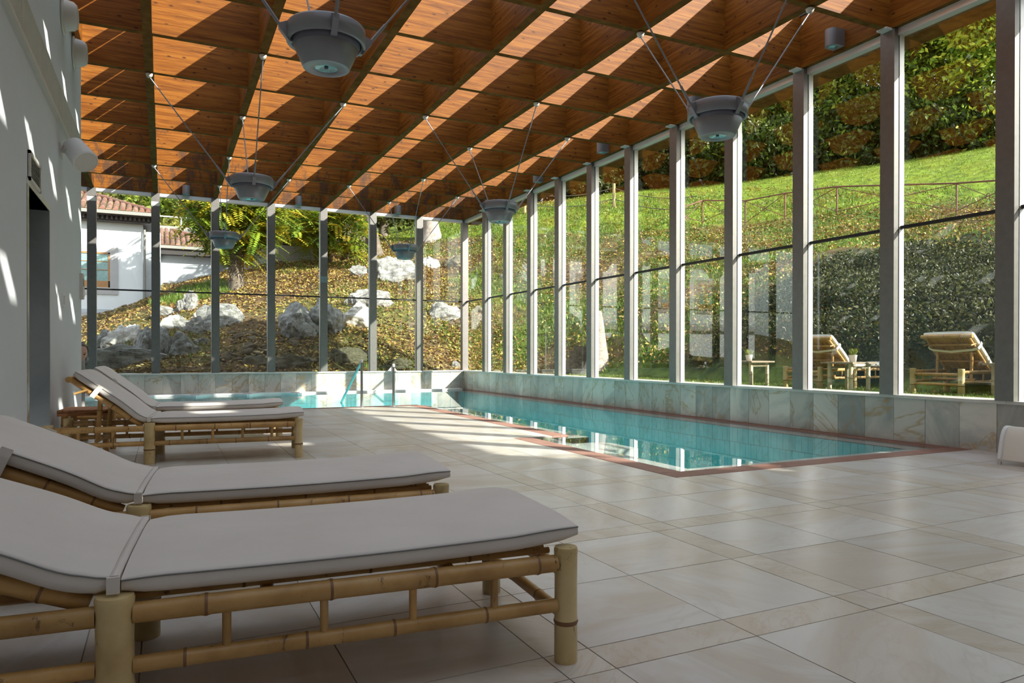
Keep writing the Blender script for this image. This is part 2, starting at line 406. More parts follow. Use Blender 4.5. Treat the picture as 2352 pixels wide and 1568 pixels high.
def floor_piece(x0, x1, y0, y1, kind_):
    rs = []
    for (a, b, c, d) in REG:
        A, B, C_, D_ = max(x0, a), min(x1, b), max(y0, c), min(y1, d)
        if B-A > .01 and D_-C_ > .01: rs.append((A, B, C_, D_))
    for h in HOLES: rs = sub(rs, h)
    gp = .0022
    for (a, b, c, d) in rs:
        if b-a < .015 or d-c < .015: continue
        if c > 7.9 or d < .6:
            (far_s if kind_ == 'slab' else far_b).box(a+gp, b-gp, c+gp, d-gp, -.03, 0)
        else:
            key = (kind_, round(b-a, 3), round(d-c, 3)); w_, h_ = b-a, d-c
            if key not in tile_cache:
                mb = MB(); mb.box(gp, w_-gp, gp, h_-gp, -.03, 0); tile_cache[key] = mb.mesh(kind_, M_slab if kind_ == 'slab' else M_band)
            link(kind_, tile_cache[key], floor, loc=(a, c, random.uniform(-.0004, .0004)))
xs = [2.30+PER*k for k in range(-8, 6)]; ys = [1.75+PER*k for k in range(-5, 10)]
for x in xs:
    for y in ys:
        X = [x, x+.16, x+.711, x+PER]; Y = [y, y+.16, y+.711, y+PER]
        for i in range(3):
            for j in range(3):
                floor_piece(X[i], X[i+1], Y[j], Y[j+1], 'slab' if i and j else 'border_strip')
# far pieces: individual slabs too small to tell apart
def split_far(mb, name, mt):
    o = mb.build(name, mt, floor); tag(o, kind='stuff')
split_far(far_s, 'distant_slabs', M_slab); split_far(far_b, 'distant_border_strips', M_band)

# ---- pool
pool = thing('pool', 'turquoise tiled indoor pool with white marble rim, L shaped', 'pool', kind='structure')
WOUT = [(3.65, 6.96, 4.47, 7.02), (4.13, 6.96, 7.02, 12.36), (XFL, 6.96, 12.36, 17.28)]   # water outline as rectangles
BAS = [(3.93, 6.73, 4.71, 7.0), (4.40, 6.73, 7.0, 12.7), (XFL, 6.73, 12.7, 16.95)]         # deep basin
rim_r = list(WOUT)
for h in BAS: rim_r = sub(rim_r, h)
mb = MB()
for r in rim_r: mb.box(*r, -.30, -.035)
mb.build('rim', M_rim, pool)
PD = -1.25
mb = MB()
for (a, b, c, d) in BAS: mb.box(a-.02, b+.02, c-.02, d+.02, PD-.1, PD)
mb.build('basin_floor', M_tealfloor, pool)
mb = MB(); t_ = .1
for (a, b, c, d) in ((3.93-t_, 3.93, 4.71, 7.0), (4.40-t_, 4.40, 7.0, 12.7), (6.73, 6.83, 4.71, 16.95), (3.93, 6.73, 4.71-t_, 4.71), (XFL, 4.40, 12.7-t_, 12.7), (XFL, 6.73, 16.95, 17.05), (3.93, 4.40, 7.0, 7.1)):
    mb.box(a, b, c, d, PD, -.036)
mb.build('basin_wall', M_tealgrout, pool)
# tiles of the right basin wall and the near ones, one by one where they show
tm = MB().box(-.006, 0, .002, .092, .002, .187).mesh('pool_tile', M_teal)
wt = MB(); row = 0
for rr in range(7):
    z0 = -.04-.19*(rr+1)
    y0 = 4.71+(.047 if rr % 2 else 0); k = 0
    while y0 < 16.85:
        if rr < 2 and y0 < 10: link('pool_tile', tm, pool, loc=(6.73, y0, z0))
        else: wt.box(6.724, 6.73, y0+.002, y0+.092, z0+.002, z0+.187)
        y0 += .0945
for (x_, y0, y1) in ((3.93, 4.71, 7.0), (4.40, 7.1, 12.6)):
    for rr in range(6):
        yy = y0
        while yy < y1-.1: wt.box(x_, x_+.006, yy+.002, yy+.092, -.04-.19*(rr+1)+.002, -.04-.19*rr-.003); yy += .0945
for rr in range(6):
    xx = XFL
    while xx < 6.6: wt.box(xx+.002, xx+.092, 16.944, 16.95, -.04-.19*(rr+1)+.002, -.04-.19*rr-.003); xx += .0945
tag(wt.build('small_wall_tiles', M_teal, pool), kind='stuff')
# submerged entry steps beside the ledge
mb = MB()
for k in range(3): mb.box(3.93, 4.62-.0*k, 6.35+0*k, 7.0, PD, -.10) if k == 0 else mb.box(4.40, 4.40+.35*k, 7.2, 8.2, PD, -.25*k-.1)
mb.build('entry_steps', M_rim, pool)
# spa lip with scalloped edge in front of the far wall
pts = []
N = 150
for k in range(N+1):
    x = -1.6+k*(6.9+1.6)/N
    if x < 3.1:
        ph = (x+.46)/1.06; y = 16.98-.42*(0.5+.5*math.cos(2*PI*ph))**3
    else: y = 17.05
    pts.append((x, y))
lo = [(x, y, -.03) for x, y in pts]+[(x, 17.30, -.03) for x, y in reversed(pts)]
hi = [(x, y, .028) for x, y in pts]+[(x, 17.30, .028) for x, y in reversed(pts)]
mb = MB(); n_ = len(lo)
mb.add(lo+hi, [(k, (k+1) % n_, n_+(k+1) % n_, n_+k) for k in range(n_)]+[(n_+k, n_+k+1, 2*n_-2-k, 2*n_-1-k) for k in range(N)])
mb.build('spa_lip', M_whitepl, pool)
mb = MB()
for x in (-.46, .60, 1.66, 2.7): mb.box(x-.09, x+.09, 16.80, 16.90, .028, .034)
mb.build('overflow_slot', M_meshgrey, pool)
# water
wm = MB()
for (a, b, c, d) in WOUT: wm.add([(a, c, -.010), (b, c, -.010), (b, d, -.010), (a, d, -.010)], [(0, 1, 2, 3)])
tag(wm.build('water', M_water), 'clear turquoise water filling the pool to the brim', 'water', kind='stuff')
# drain grates
def grate(label, a, b, c, d, across, step=.0165):
    t = thing('drain_grate', label, 'grate', ((a+b)/2, (c+d)/2, 0))
    ox, oy = (a+b)/2, (c+d)/2
    MB().box(a-ox, b-ox, c-oy, d-oy, -.07, -.05).build('channel', M_dark, t)
    bm_ = MB(); lo_, hi_ = (c, d) if across == 'x' else (a, b); p = lo_+.003
    while p < hi_-.008:
        if across == 'x': bm_.box(a+.006-ox, b-.006-ox, p-oy, p+.010-oy, -.02, .002)
        else: bm_.box(p-ox, p+.010-ox, c+.006-oy, d-.006-oy, -.02, .002)
        p += step
    tag(bm_.build('grate_bars', M_copper, t), kind='stuff')
    s_ = MB()
    if across == 'x':
        for q in (a+.003, (a+b)/2, b-.009): s_.box(q-ox, q+.006-ox, c-oy, d-oy, -.03, .0005)
    else:
        for q in (c+.003, (c+d)/2, d-.009): s_.box(a-ox, b-ox, q-oy, q+.006-oy, -.03, .0005)
    s_.build('edge_strip', M_copper, t)
grate('copper red drain grate along the near edge of the pool', 3.437, 7.03, 4.25, 4.46, 'y')
grate('copper red drain grate along the left edge by the pool corner', 3.437, 3.647, 4.46, 7.0, 'x')
grate('copper red drain grate running up to the chrome rails', 3.92, 4.127, 7.0, YD, 'x', .022)
grate('copper red drain grate below the marble sill on the right', 6.965, 7.036, 4.47, 17.0, 'x', .022)
grate('thin copper red drain grate at the far edge of the deck', XFL, 4.127, YD, 12.355, 'y', .03)
mb = MB().box(3.437, 3.92, 7.0, 7.0, 0, 0)

# ---- sills with marble cladding
wall_r = thing('wall_right', 'low marble clad sill wall on the right', 'wall', kind='structure')
MB().box(XR+.015, XR+.34, YB, 17.62, -.3, ZS-.03).build('wall_core', M_concrete, wall_r)
cl = MB().box(-.015, 0, .002, .350, 0, ZS-.032).mesh('cladding_tile', M_clad)
y = 4.03-.352*20
while y < 17.2:
    o = link('cladding_tile', cl, wall_r, loc=(XR+.013-random.uniform(0, .002), y, 0)); y += .352
y = YB
capm = MB().box(-.022, .34, .001, .703, -.03, 0).mesh('cap_stone', M_cap)
while y < 17.0: link('cap_stone', capm, wall_r, loc=(XR, y, ZS)); y += .704
wall_f = thing('wall_far', 'low marble clad sill wall at the far end', 'wall', kind='structure')
MB().box(XFL, XR+.02, YFC+.015, YFC+.34, -.3, ZS-.03).build('wall_core', M_concrete, wall_f)
cl2 = MB().box(.002, .350, 0, .015, 0, ZS-.032).mesh('cladding_tile', M_clad)
x = -.725-.352*15
while x < XR-.02:
    link('cladding_tile', cl2, wall_f, loc=(x, YFC+random.uniform(0, .002), .0)); x += .352
capf = MB().box(.001, .703, -.022, .34, -.03, 0).mesh('cap_stone', M_cap)
x = XR-.704*19
while x < XR-.1: link('cap_stone', capf, wall_f, loc=(x, YFC, ZS)); x += .704

# ---- window walls
def column_right():
    mb = MB(); h = CW/2
    mb.box(-.036, .034, -h, h, ZS, ZT, 0); mb.box(.034, .052, -h+.008, h-.008, ZS, ZT, 1); mb.box(.052, .125, -h, h, ZS, ZT+.05, 2)
    return mb.mesh('column', [M_steel, M_black, M_alu])
def column_far():
    mb = MB(); h = CW/2
    mb.box(-h, h, 0, .07, ZS, ZT, 0); mb.box(-h+.008, h-.008, .07, .088, ZS, ZT, 1); mb.box(-h, h, .088, .16, ZS, ZT+.05, 2)
    return mb.mesh('column', [M_steel, M_black, M_alu])
win_r = thing('window_2', 'tall steel and glass window wall on the right of the pool', 'window', kind='structure')
win_f = thing('window_1', 'steel and glass window wall at the far end of the hall', 'window', kind='structure')
cr_, cf_ = column_right(), column_far()
yk = [YF-D*k for k in range(1, 17)]
for y in yk: link('column', cr_, win_r, loc=(XR, y, 0))
MB().box(XR-.036, XR+.125, YFC, YFC+.16, ZS, ZT, 0).build('corner_column', M_steel, win_f)
for i in range(1, 12): link('column', cf_, win_f, loc=(XR-D*i, YFC, 0))
pl_ = MB().box(0, .008, -.52, .52, 0, 1.77).mesh('pane', M_glass); pu_ = MB().box(0, .008, -.52, .52, 0, 2.09).mesh('pane', M_glass)
plf = MB().box(-.52, .52, 0, .008, 0, 1.77).mesh('pane', M_glass); puf = MB().box(-.52, .52, 0, .008, 0, 2.09).mesh('pane', M_glass)
for k in range(0, 16):
    yc = YF-D*(k+.5)
    sc_ = 1.0
    for me_, z_ in ((pl_, ZS+.005), (pu_, 2.30)): link('pane', me_, win_r, loc=(XR+.085, yc, z_))
for i in range(0, 11):
    xc = XR-D*(i+.5)
    for me_, z_ in ((plf, ZS+.005), (puf, 2.30)): link('pane', me_, win_f, loc=(xc, YFC+.12, z_))
MB().box(XR+.070, XR+.115, YB, YFC+.12, 2.268, 2.300).build('mid_rail', M_black, win_r)
MB().box(XFL, XR+.1, YFC+.105, YFC+.15, 2.268, 2.300).build('mid_rail', M_black, win_f)
MB().box(XR+.02, XR+.12, YB, YFC+.1, 4.335, ZB).build('top_rail', M_alu, win_r)
MB().box(XFL, XR+.1, YFC+.03, YFC+.15, 4.335, ZB).build('top_rail', M_alu, win_f)
bk = MB()
for y in yk: bk.box(XR-.13, XR-.02, y-.06, y+.06, ZB-.018, ZB-.001)
bk.build('bearing_plates', M_cream, win_r)
# silver foil squares fixed on two far columns
for x in (XR-7*D, XR-6*D):
    MB().box(x-CW/2, x+CW/2, YFC-.004, YFC, 4.12, 4.21).build('pale_patch', M_cream, win_f)
# small patch of test tiles on one far column
tp = MB()
for a in range(2):
    for b_ in range(2): tp.box(XR-3*D-.075+a*.076, XR-3*D-.003+a*.076, YFC-.006, YFC, 2.62+b_*.076, 2.69+b_*.076)
tp.build('sample_tiles', M_stainedtile, win_f)

# ---- ceiling lattice
ceil = thing('ceiling', 'orange timber lattice ceiling under a glass roof', 'ceiling', kind='structure')
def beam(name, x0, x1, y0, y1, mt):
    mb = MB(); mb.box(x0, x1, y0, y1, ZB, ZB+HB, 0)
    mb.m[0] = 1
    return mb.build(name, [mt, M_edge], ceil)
BW = .048
for i in range(0, 12):
    x = XR-D*i; y0 = YB if i <= 6 else YL-.1
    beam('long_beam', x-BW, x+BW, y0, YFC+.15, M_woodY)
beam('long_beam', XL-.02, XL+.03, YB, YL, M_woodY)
for j in range(0, 17):
    y = YF-D*j if j else YFC+.06
    lo_i = 7 if j > 5 else 11
    for i in range(0, lo_i):
        xb = XR-D*i-BW; xa = XR-D*(i+1)+BW
        if j > 5 and i == 6: xa = XL+.03
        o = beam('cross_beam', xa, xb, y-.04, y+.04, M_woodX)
# roof glazing bars and panes above the lattice
gb = MB()
for i in range(0, 12):
    x = XR-D*i; gz = ZB+HB+.0+.018*i
    gb.box(x-.06, x+.06, YB if i < 7 else YL, YFC+.2, gz, gz+.05)
gb.build('glazing_bars', M_black, ceil)
rp = MB()
rp.add([(XR+.6, YB, ZB+HB+.17), (XR+.6, YFC+.5, ZB+HB+.17), (XL, YFC+.5, ZB+HB+.33), (XL, YB, ZB+HB+.33)], [(0, 1, 2, 3)])
rp.add([(XL, YL, ZB+HB+.33), (XL, YFC+.5, ZB+HB+.33), (XFL, YFC+.5, ZB+HB+.40), (XFL, YL, ZB+HB+.40)], [(0, 1, 2, 3)])
rp.build('roof_glass', M_roofglass, ceil)
# overhanging soffit outside the glass
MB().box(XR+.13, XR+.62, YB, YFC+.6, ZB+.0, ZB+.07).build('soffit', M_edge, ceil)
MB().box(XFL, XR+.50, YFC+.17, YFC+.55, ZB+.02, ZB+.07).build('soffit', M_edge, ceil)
# bolts where the lattice meets the edge beam
bt = MB()
for j in range(1, 16):
    y = YF-D*j
    for dz in (.15, .55):
        bt.tube((XR-.35, y-.04, ZB+dz), (XR-.35, y-.055, ZB+dz), .014, n=8)
bt.build('bolt_heads', M_chrome, ceil)

# ---- left wall with a door opening
wall_l = thing('wall_left', 'plain white plaster wall on the left', 'wall', kind='structure')
DY0, DY1, DZ = 6.24, 7.40, 2.168
mb = MB(); TH = .40
mb.box(XL-TH, XL, YB, DY0, -.05, 5.3); mb.box(XL-TH, XL, DY0, DY1, DZ, 5.3); mb.box(XL-TH, XL, DY1, YL, -.05, 5.3)
mb.box(XFL, XL-TH, YL-.3, YL, -.05, 5.3)
mb.build('plaster', M_plaster, wall_l)
tag(MB().box(XFL-.3, XFL, YL-.3, YFC+.3, -.05, 5.3).build('wall_side', M_plaster), 'white wall closing the spa corner at far left', 'wall', kind='structure')
tag(MB().box(XFL, XR+.3, YB-.3, YB, -.05, 5.3).build('wall_back', M_plaster), 'white wall closing the hall behind the viewer', 'wall', kind='structure')
door = thing('door_1', 'marble lined door opening in the white left wall', 'door', kind='structure')
MB().box(XL-.40, XL+.004, DY1-.03, DY1, 0, DZ).build('far_jamb', M_jamb, door)
MB().box(XL-.40, XL+.006, DY0, DY0+.07, 0, DZ).build('near_jamb', M_clad, door)
MB().box(XL-.40, XL+.006, DY0, DY1+.0, DZ, DZ+.045).build('lintel', M_cap, door)
MB().box(XL-.46, XL-.40, DY0, DY1, 0, DZ).build('door_leaf', M_jamb, door)
# long ventilation grille
vt = thing('ventilation_grille', 'long grey ventilation grille high on the white wall', 'grille', (XL, 5, 3.3))
VZ0, VZ1 = 3.14, 3.46
MB().box(0, .012, -5, 4.9, VZ0-3.3, VZ1-3.3).build('backing', M_meshgrey, vt)
fr = MB(); fr.box(.0, .03, -5, 4.9, VZ0-3.32, VZ0-3.295); fr.box(0, .025, -5, 4.9, VZ1-3.31, VZ1-3.295)
for k in range(10): fr.box(.0, .022, -5+k*.99, -4.985+k*.99, VZ0-3.3, VZ1-3.3)
fr.build('frame', M_cream, vt)
sl_ = MB()
for k in range(16): z = VZ0-3.3+.012+k*.0195; sl_.box(.012, .020, -5, 4.9, z, z+.008)
tag(sl_.build('louvre_bars', M_cream, vt), kind='stuff')
# small louvre above the door
ya, za = onX(63, 343, XL); yb, _ = onX(88, 375, XL); _, zb_ = onX(63, 412, XL)
lv = thing('air_vent', 'small square louvred air vent above the door opening', 'vent', (XL, (ya+yb)/2, (za+zb_)/2))
hw, hh = abs(yb-ya)/2, abs(za-zb_)/2
mb = MB(); mb.box(0, .02, -hw, hw, hh-.025, hh); mb.box(0, .02, -hw, hw, -hh, -hh+.025); mb.box(0, .02, -hw, -hw+.025, -hh, hh); mb.box(0, .02, hw-.025, hw, -hh, hh)
mb.build('frame', M_cream, lv); MB().box(0, .004, -hw, hw, -hh, hh).build('backing', M_meshgrey, lv)
for k in range(9):
    z = -hh+.03+k*(2*hh-.05)/9
    MB().add([(.004, -hw+.02, z+.016), (.004, hw-.02, z+.016), (.018, hw-.02, z), (.018, -hw+.02, z), (.004, -hw+.02, z+.012), (.004, hw-.02, z+.012)], [(0, 1, 2, 3), (3, 2, 5, 4)]).build('louvre', M_cream, lv)
# round air nozzles
for n_, (u, v) in enumerate(((143, 34), (168, 120))):
    yy, zz = onX(u, v, XL)
    t = thing('air_nozzle', ('round white air nozzle at the top edge of the picture' if n_ == 0 else 'lower round white air nozzle on the left wall'), 'air nozzle', (XL, yy, zz), group='round air nozzles on the left wall')
    t.rotation_euler = (0, PI/2, 0)
    MB().lathe([(0, .002), (.19, .002), (.19, .018), (.165, .024), (.15, .024)], n=36).build('flange', M_cream, t)
    MB().lathe([(.15, .02), (.135, .10), (.11, .13), (.095, .135), (.085, .12), (.08, .03), (0, .03)], n=36).build('nozzle', M_cream, t)
# loudspeaker on a bracket
yy, zz = onX(176, 352, XL+.14)
sp_ = thing('loudspeaker', 'white cylindrical loudspeaker on a wall bracket', 'speaker', (XL+.16, yy, zz))
ax = Vector((.42, -.55, -.62)).normalized()
q = Vector((0, 0, 1)).rotation_difference(ax).to_euler()
o = MB().lathe([(0, -.14), (.085, -.14), (.10, -.12), (.118, .13), (.112, .145), (.105, .15)], n=32).build('housing', M_whitepl, sp_); o.rotation_euler = q
o = MB().lathe([(0, .148), (.104, .148)], n=32).build('speaker_grille', M_cream, sp_); o.rotation_euler = q
br_ = MB(); br_.tube((-.16, .02, .03), (-.02, -.11, 0), .010); br_.tube((-.16, .10, .03), (-.02, .11, 0), .010); br_.box(-.16, -.15, -.05, .15, -.04, .08)
br_.tube((0, -.118, 0), (0, -.13, 0), .016, n=10)
br_.build('bracket', M_cream, sp_)
# wall plates
yy, zz = onX(181, 655, XL)
t = thing('control_box', 'grey control box at the end of the white wall', 'control box', (XL, YL-.12, zz))
MB().box(0, .035, -.10, .10, -.15, .15).build('housing', M_cream, t); MB().box(.035, .038, -.07, .07, .0, .09).build('screen', M_meshgrey, t); MB().box(.035, .042, -.07, .07, -.11, -.05).build('button', M_whitepl, t)
yy, zz = onX(144, 689, XL)
t = thing('light_switch', 'small white wall switch right of the door opening', 'switch', (XL, yy, zz))
MB().box(0, .012, -.06, .06, -.06, .06).build('plate', M_whitepl, t); MB().box(.012, .02, -.035, .035, -.045, .045).build('rocker', M_cream, t)

# ------------------------------------------------------------------ lamps
def ang_pts(a): return math.cos(a), math.sin(a)
def make_lamp():
    t = thing('pendant_lamp', '', 'lamp', group='grey bowl pendant lamps on four rods')
    MB().lathe([(.235, .12), (.262, .12), (.273, .105), (.273, 0), (.262, -.004), (.245, 0), (.242, .105), (.235, .12)], n=56).build('ring', M_lampgrey, t)
    MB().lathe([(0, .06), (.20, .06), (.232, .05), (.236, -.005), (.222, -.03), (.218, -.03)], n=48).build('inner_collar', M_lampdark, t)
    MB().lathe([(.218, -.02), (.222, -.032), (.162, -.168), (.158, -.172)], n=48).build('shade', M_lampgrey, t)
    MB().lathe([(.158, -.172), (.082, -.174), (.080, -.166)], n=48).build('bottom_plate', M_lampgrey, t)
    l = MB().lathe([(0, -.150), (.04, -.156), (.080, -.168)], n=32).build('lens', M_lens, t)
    MB().lathe([(0, -.172), (.014, -.170), (.014, -.155), (0, -.155)], n=12).build('bulb', M_lampdark, l)
    for k in range(4):
        a = k*PI/2; c, s = ang_pts(a)
        mb = MB(); hw_ = .021
        prof = [(.268, .11), (.325, .085), (.325, .055), (.255, -.03), (.235, -.03), (.268, .0)]
        A = [(r*c-hw_*-s, r*s-hw_*c, z) for r, z in prof]; B = [(r*c+hw_*-s, r*s+hw_*c, z) for r, z in prof]; n = len(prof)
        mb.add(A+B, [tuple(reversed(range(n))), tuple(range(n, 2*n))]+[(i, (i+1) % n, n+(i+1) % n, n+i) for i in range(n)])
        mb.build('bracket', M_lampgrey, t)
        p0 = Vector((c*.315, s*.315, .075)); p1 = Vector((c*D, s*D, ZB-3.14-.03)); md = p0.lerp(p1, .13)
        rm = MB(); rm.tube(p0, md, .012, n=10); rm.tube(md, p1, .0075, n=8); rm.build('rod', M_lampgrey, t)
        MB().lathe([(.0, -.045), (.02, -.042), (.036, -.02), (.042, 0), (.042, .006), (0, .006)], c=(c*D, s*D, ZB-3.14), n=20).build('ceiling_mount', M_cream, t)
    return t
lampL = {(5, 10): 'largest pendant lamp, at top left nearest the viewer', (2, 10): 'pendant lamp near the right windows, nearest of its row',
         (5, 6): 'second pendant lamp of the left row', (2, 6): 'second pendant lamp of the right row',
         (5, 2): 'farthest pendant lamp of the left row', (2, 2): 'farthest pendant lamp of the right row'}
proto = make_lamp(); first = True
for (i, j), lb in lampL.items():
    o = proto if first else copy_tree(proto); first = False
    o.location = (XR-D*i, YF-D*j, 3.12); o['label'] = lb
# small surface luminaires on the edge beams
def make_lum(rz):
    t = thing('wall_luminaire', '', 'wall light', group='small grey luminaires on the edge beams')
    sec = []
    for k in range(13):
        a = -PI/2+PI*k/12; sec.append((-(.12+.075*math.cos(a)), .075*math.sin(a)))
    pts = [(0, .075)]+[(x_, -y_) for x_, y_ in sec]+[(0, -.075)]
    pts = [(0, -.075)]+[(x_, y_) for x_, y_ in sec]+[(0, .075)]
    lo_ = [(x_, y_, 0) for x_, y_ in pts]; hi_ = [(x_, y_, .19) for x_, y_ in pts]; n = len(pts)
    MB().add(lo_+hi_, [tuple(reversed(range(n))), tuple(range(n, 2*n))]+[(k, (k+1) % n, n+(k+1) % n, n+k) for k in range(n)]).build('housing', M_lampgrey, t)
    MB().lathe([(0, -.003), (.05, -.003), (.05, .001)], c=(-.10, 0, 0), n=20).build('lens', M_lens, t)
    return t
lp = make_lum(0); first = True
nm = ['first', 'second', 'third', 'fourth', 'fifth']
for n_, k in enumerate((9.5, 7.5, 5.5, 3.5, 1.5)):
    o = lp if first else copy_tree(lp); first = False
    o.location = (XR-BW, YF-D*k, ZB+.03); o['label'] = 'small grey wall light above the right windows, %s from the viewer' % nm[n_]
for n_, i in enumerate((1.5, 3.5, 5.5)):
    o = copy_tree(lp); o.location = (XR-D*i, YFC+.02, ZB+.0); o.rotation_euler = (0, 0, PI/2)
    o['label'] = 'small grey wall light above the far windows, %s from the right corner' % nm[n_]

# ------------------------------------------------------------------ bamboo furniture
def bamboo_profile(L, r, gap=.30, seed=0):
    rs = random.Random(seed); prof = [(0, r*.96)]; p = rs.uniform(.4, 1)*gap
    while p < L-.03:
        for dx, k in ((-.012, 1.0), (-.004, 1.07), (0, 1.10), (.004, 1.05), (.012, .985)): prof.append(((p+dx)/L, r*k))
        p += gap*rs.uniform(.8, 1.2)
    prof.append((1, r*.98)); return prof
def bam(name, p0, p1, r, parent, mt=None, gap=.28, seed=0, n=14, **kw):
    L = (Vector(p1)-Vector(p0)).length
    return MB().tube(p0, p1, r, n=n, prof=bamboo_profile(L, r, gap, seed)).build(name, [mt or M_bamboo, M_node], parent, **kw)
LW = .665
def cushion(path, width, th, name, parent, mt, puff=.012):
    secs = []; pip = []
    P = [Vector((x, 0, z)) for x, z in path]; n = len(P)
    for i, p in enumerate(P):
        t = (P[min(i+1, n-1)]-P[max(i-1, 0)]).normalized(); nn = Vector((-t.z, 0, t.x))
        if nn.z < 0: nn = -nn
        e = min(i, n-1-i); k = [.62, .90, 1][min(e, 2)]
        hw_ = width/2-(0.008 if e == 0 else 0); sec = []
        h = th*k; r = h*.42; base_ = p+nn*(th-h)*.5
        def pt(yy, zz): return base_+nn*zz+Vector((0, yy+width/2, 0))
        for a in range(5): an = -PI/2-a*PI/8; sec.append(pt(-hw_+r+r*math.cos(an), r+r*math.sin(an)))
        for a in range(4): an = PI-a*PI/6; sec.append(pt(-hw_+r*.5+r*.5*math.cos(an), h-r*.5+r*.5*math.sin(an)))
        for a in range(1, 10):
            q_ = a/10; sec.append(pt(-hw_+.02+(2*hw_-.04)*q_, h+puff*(1-(2*q_-1)**4)))
        for a in range(4): an = PI/2-a*PI/6; sec.append(pt(hw_-r*.5+r*.5*math.cos(an), h-r*.5+r*.5*math.sin(an)))
        for a in range(5): an = -a*PI/8; sec.append(pt(hw_-r+r*math.cos(an), r+r*math.sin(an)))
        secs.append(sec); pip.append((pt(-hw_-.001, h-r*.35), pt(hw_+.001, h-r*.35)))
    o = MB().sweep(secs).build(name, mt, parent)
    pm = MB()
    for sd in (0, 1):
        for i in range(len(pip)-1): pm.tube(pip[i][sd], pip[i+1][sd], .0022, n=5, cap=False)
    for q_ in (0, -1): pm.tube(pip[q_][0], pip[q_][1], .0022, n=5, cap=False)
    pm.build('piping', M_piping, o)
    return o
frame_cache = {}
def make_lounger(loc, rz, back_deg, label, outdoor=False, droop=.0, strap='tight'):
    t = thing('sun_lounger', label, 'sun lounger', loc, rz, group='bamboo sun loungers')
    mb_, ml_ = (M_bambooout, M_bambooout) if outdoor else (M_bamboo, M_bambooleg)
    mf = M_fabric_out if outdoor else M_fabric
    H = .345
    if 'legs' not in frame_cache:
        L = []
        def add(nm_, p0, p1, r, gap=.28, seed=0, n=14):
            ln = (Vector(p1)-Vector(p0)).length
            L.append((nm_, MB().tube(p0, p1, r, n=n, prof=bamboo_profile(ln, r, gap, seed)).mesh(nm_, [M_bamboo, M_node])))
        sd = 1
        for x, r in ((-.735, .040), (0, .043), (1.2, .035)):
            for y in (.0, LW):
                hh_ = H; prof = [(0, r*.97), (.02, r), (.33, r*.99), (.345, r*1.05), (.357, r*1.07), (.37, r*1.02), (.40, r*.98), (.7, r*.97), (.93, r*1.0), (.975, r*1.03), (1, r*.96)]
                L.append(('leg', MB().tube((x, y, 0), (x, y, hh_), r, n=20, prof=prof).mesh('leg', [M_bambooleg, M_node])))
        for y in (0, LW):
            for a, b in ((-.695, -.04), (.04, 1.167)):
                sd += 1; add('top_rail', (a, y, .298), (b, y, .298), .026, .30, sd)
                add('lower_rail', (a, y, .172), (b, y, .172), .021, .27, sd+40)
            for x in (-.52, -.27, .25, .49, .73, .97): add('spindle', (x, y, .186), (x, y, .276), .0115, .3, sd, 10)
        for x in (-.735, 1.2):
            for z, r in ((.265, .021), (.135, .019)): sd += 1; add('end_rail', (x, .03, z), (x, LW-.03, z), r, .25, sd)
        for x in (.35, .85): sd += 1; add('cross_bar', (x, .02, .298), (x, LW-.02, .298), .018, .3, sd, 10)
        L2 = []
        def addb(nm_, p0, p1, r, gap=.28, seed=0, n=12):
            ln = (Vector(p1)-Vector(p0)).length
            L2.append((nm_, MB().tube(p0, p1, r, n=n, prof=bamboo_profile(ln, r, gap, seed)).mesh(nm_, [M_bamboo, M_node])))
        # backrest frame, local: hinge at origin, runs to -x
        for y in (.045, LW-.045): addb('back_pole', (0, y, 0), (-.66, y, 0), .023, .2, int(y*100))
        addb('head_bar', (-.655, -.02, .0), (-.655, LW+.02, .0), .026, .2, 5)
        for x in (-.20, -.36, -.52): addb('back_bar', (x, .05, -.022), (x, LW-.05, -.022), .016, .3, 8, 10)
        for k in range(20):
            y = .075+k*(LW-.15)/19; addb('slat', (-.02, y, .018), (-.64, y, .018), .0125, .4, k, 8)
        for y in (.015, LW-.015): addb('peg', (-.50, y, .01), (-.56, y, -.075), .011, .4, 3, 8)
        SLm = []
        for k in range(13):
            y = .06+k*(LW-.12)/12; SLm.append(('slat', MB().tube((.02, y, .322), (1.17, y, .322), .010, n=8, prof=bamboo_profile(1.15, .010, .3, k)).mesh('slat', [M_bamboo, M_node])))
        frame_cache['legs'] = L; frame_cache['back'] = L2; frame_cache['slats'] = SLm
    th = math.radians(back_deg); hinge = (-.06, 0, .318)
    for nm_, me_ in frame_cache['legs']+frame_cache['slats']: link(nm_, me_, t)
    for nm_, me_ in frame_cache['back']: link(nm_, me_, t, loc=hinge, rot=(0, th, 0))
    ct, s_ = math.cos(th), math.sin(th)
    for y in (.10, LW-.10):
        dd = .40; top = (hinge[0]-dd*ct, y, hinge[2]+dd*s_-.03); foot = (hinge[0]-dd*ct-.02, y, .20)
        if top[2]-foot[2] > .05: bam('prop_strut', foot, top, .019, t, gap=.16, seed=3)
    bam('prop_bar', (hinge[0]-.40*ct-.02, .04, .20), (hinge[0]-.40*ct-.02, LW-.04, .20), .016, t, n=10)
    # cushions
    sp = [(.012+k*(1.235)/24, .339+.012*((k/24))**2-.006*math.sin(PI*k/24)+(.010*max(0, (k-20)/4))) for k in range(25)]
    cushion(sp, LW+.02, .052, 'seat_cushion', t, mf)
    n = 22; L_ = .70; bp = []; x, z = -.012, .345; bp.append((x, z))
    for k in range(1, n+1):
        f = min(1, (k/n)/.30); a = th*(f*f*(3-2*f)); x -= L_/n*math.cos(a); z += L_/n*math.sin(a)
        bp.append((x, z))
    # lay the curve on the back slats
    ex, ez = hinge[0]-.66*ct, hinge[2]+.66*s_+.03
    ex, ez = hinge[0]-.66*ct+s_*.034, hinge[2]+.66*s_+ct*.034
    dx, dz = ex-bp[-1][0], ez-bp[-1][1]
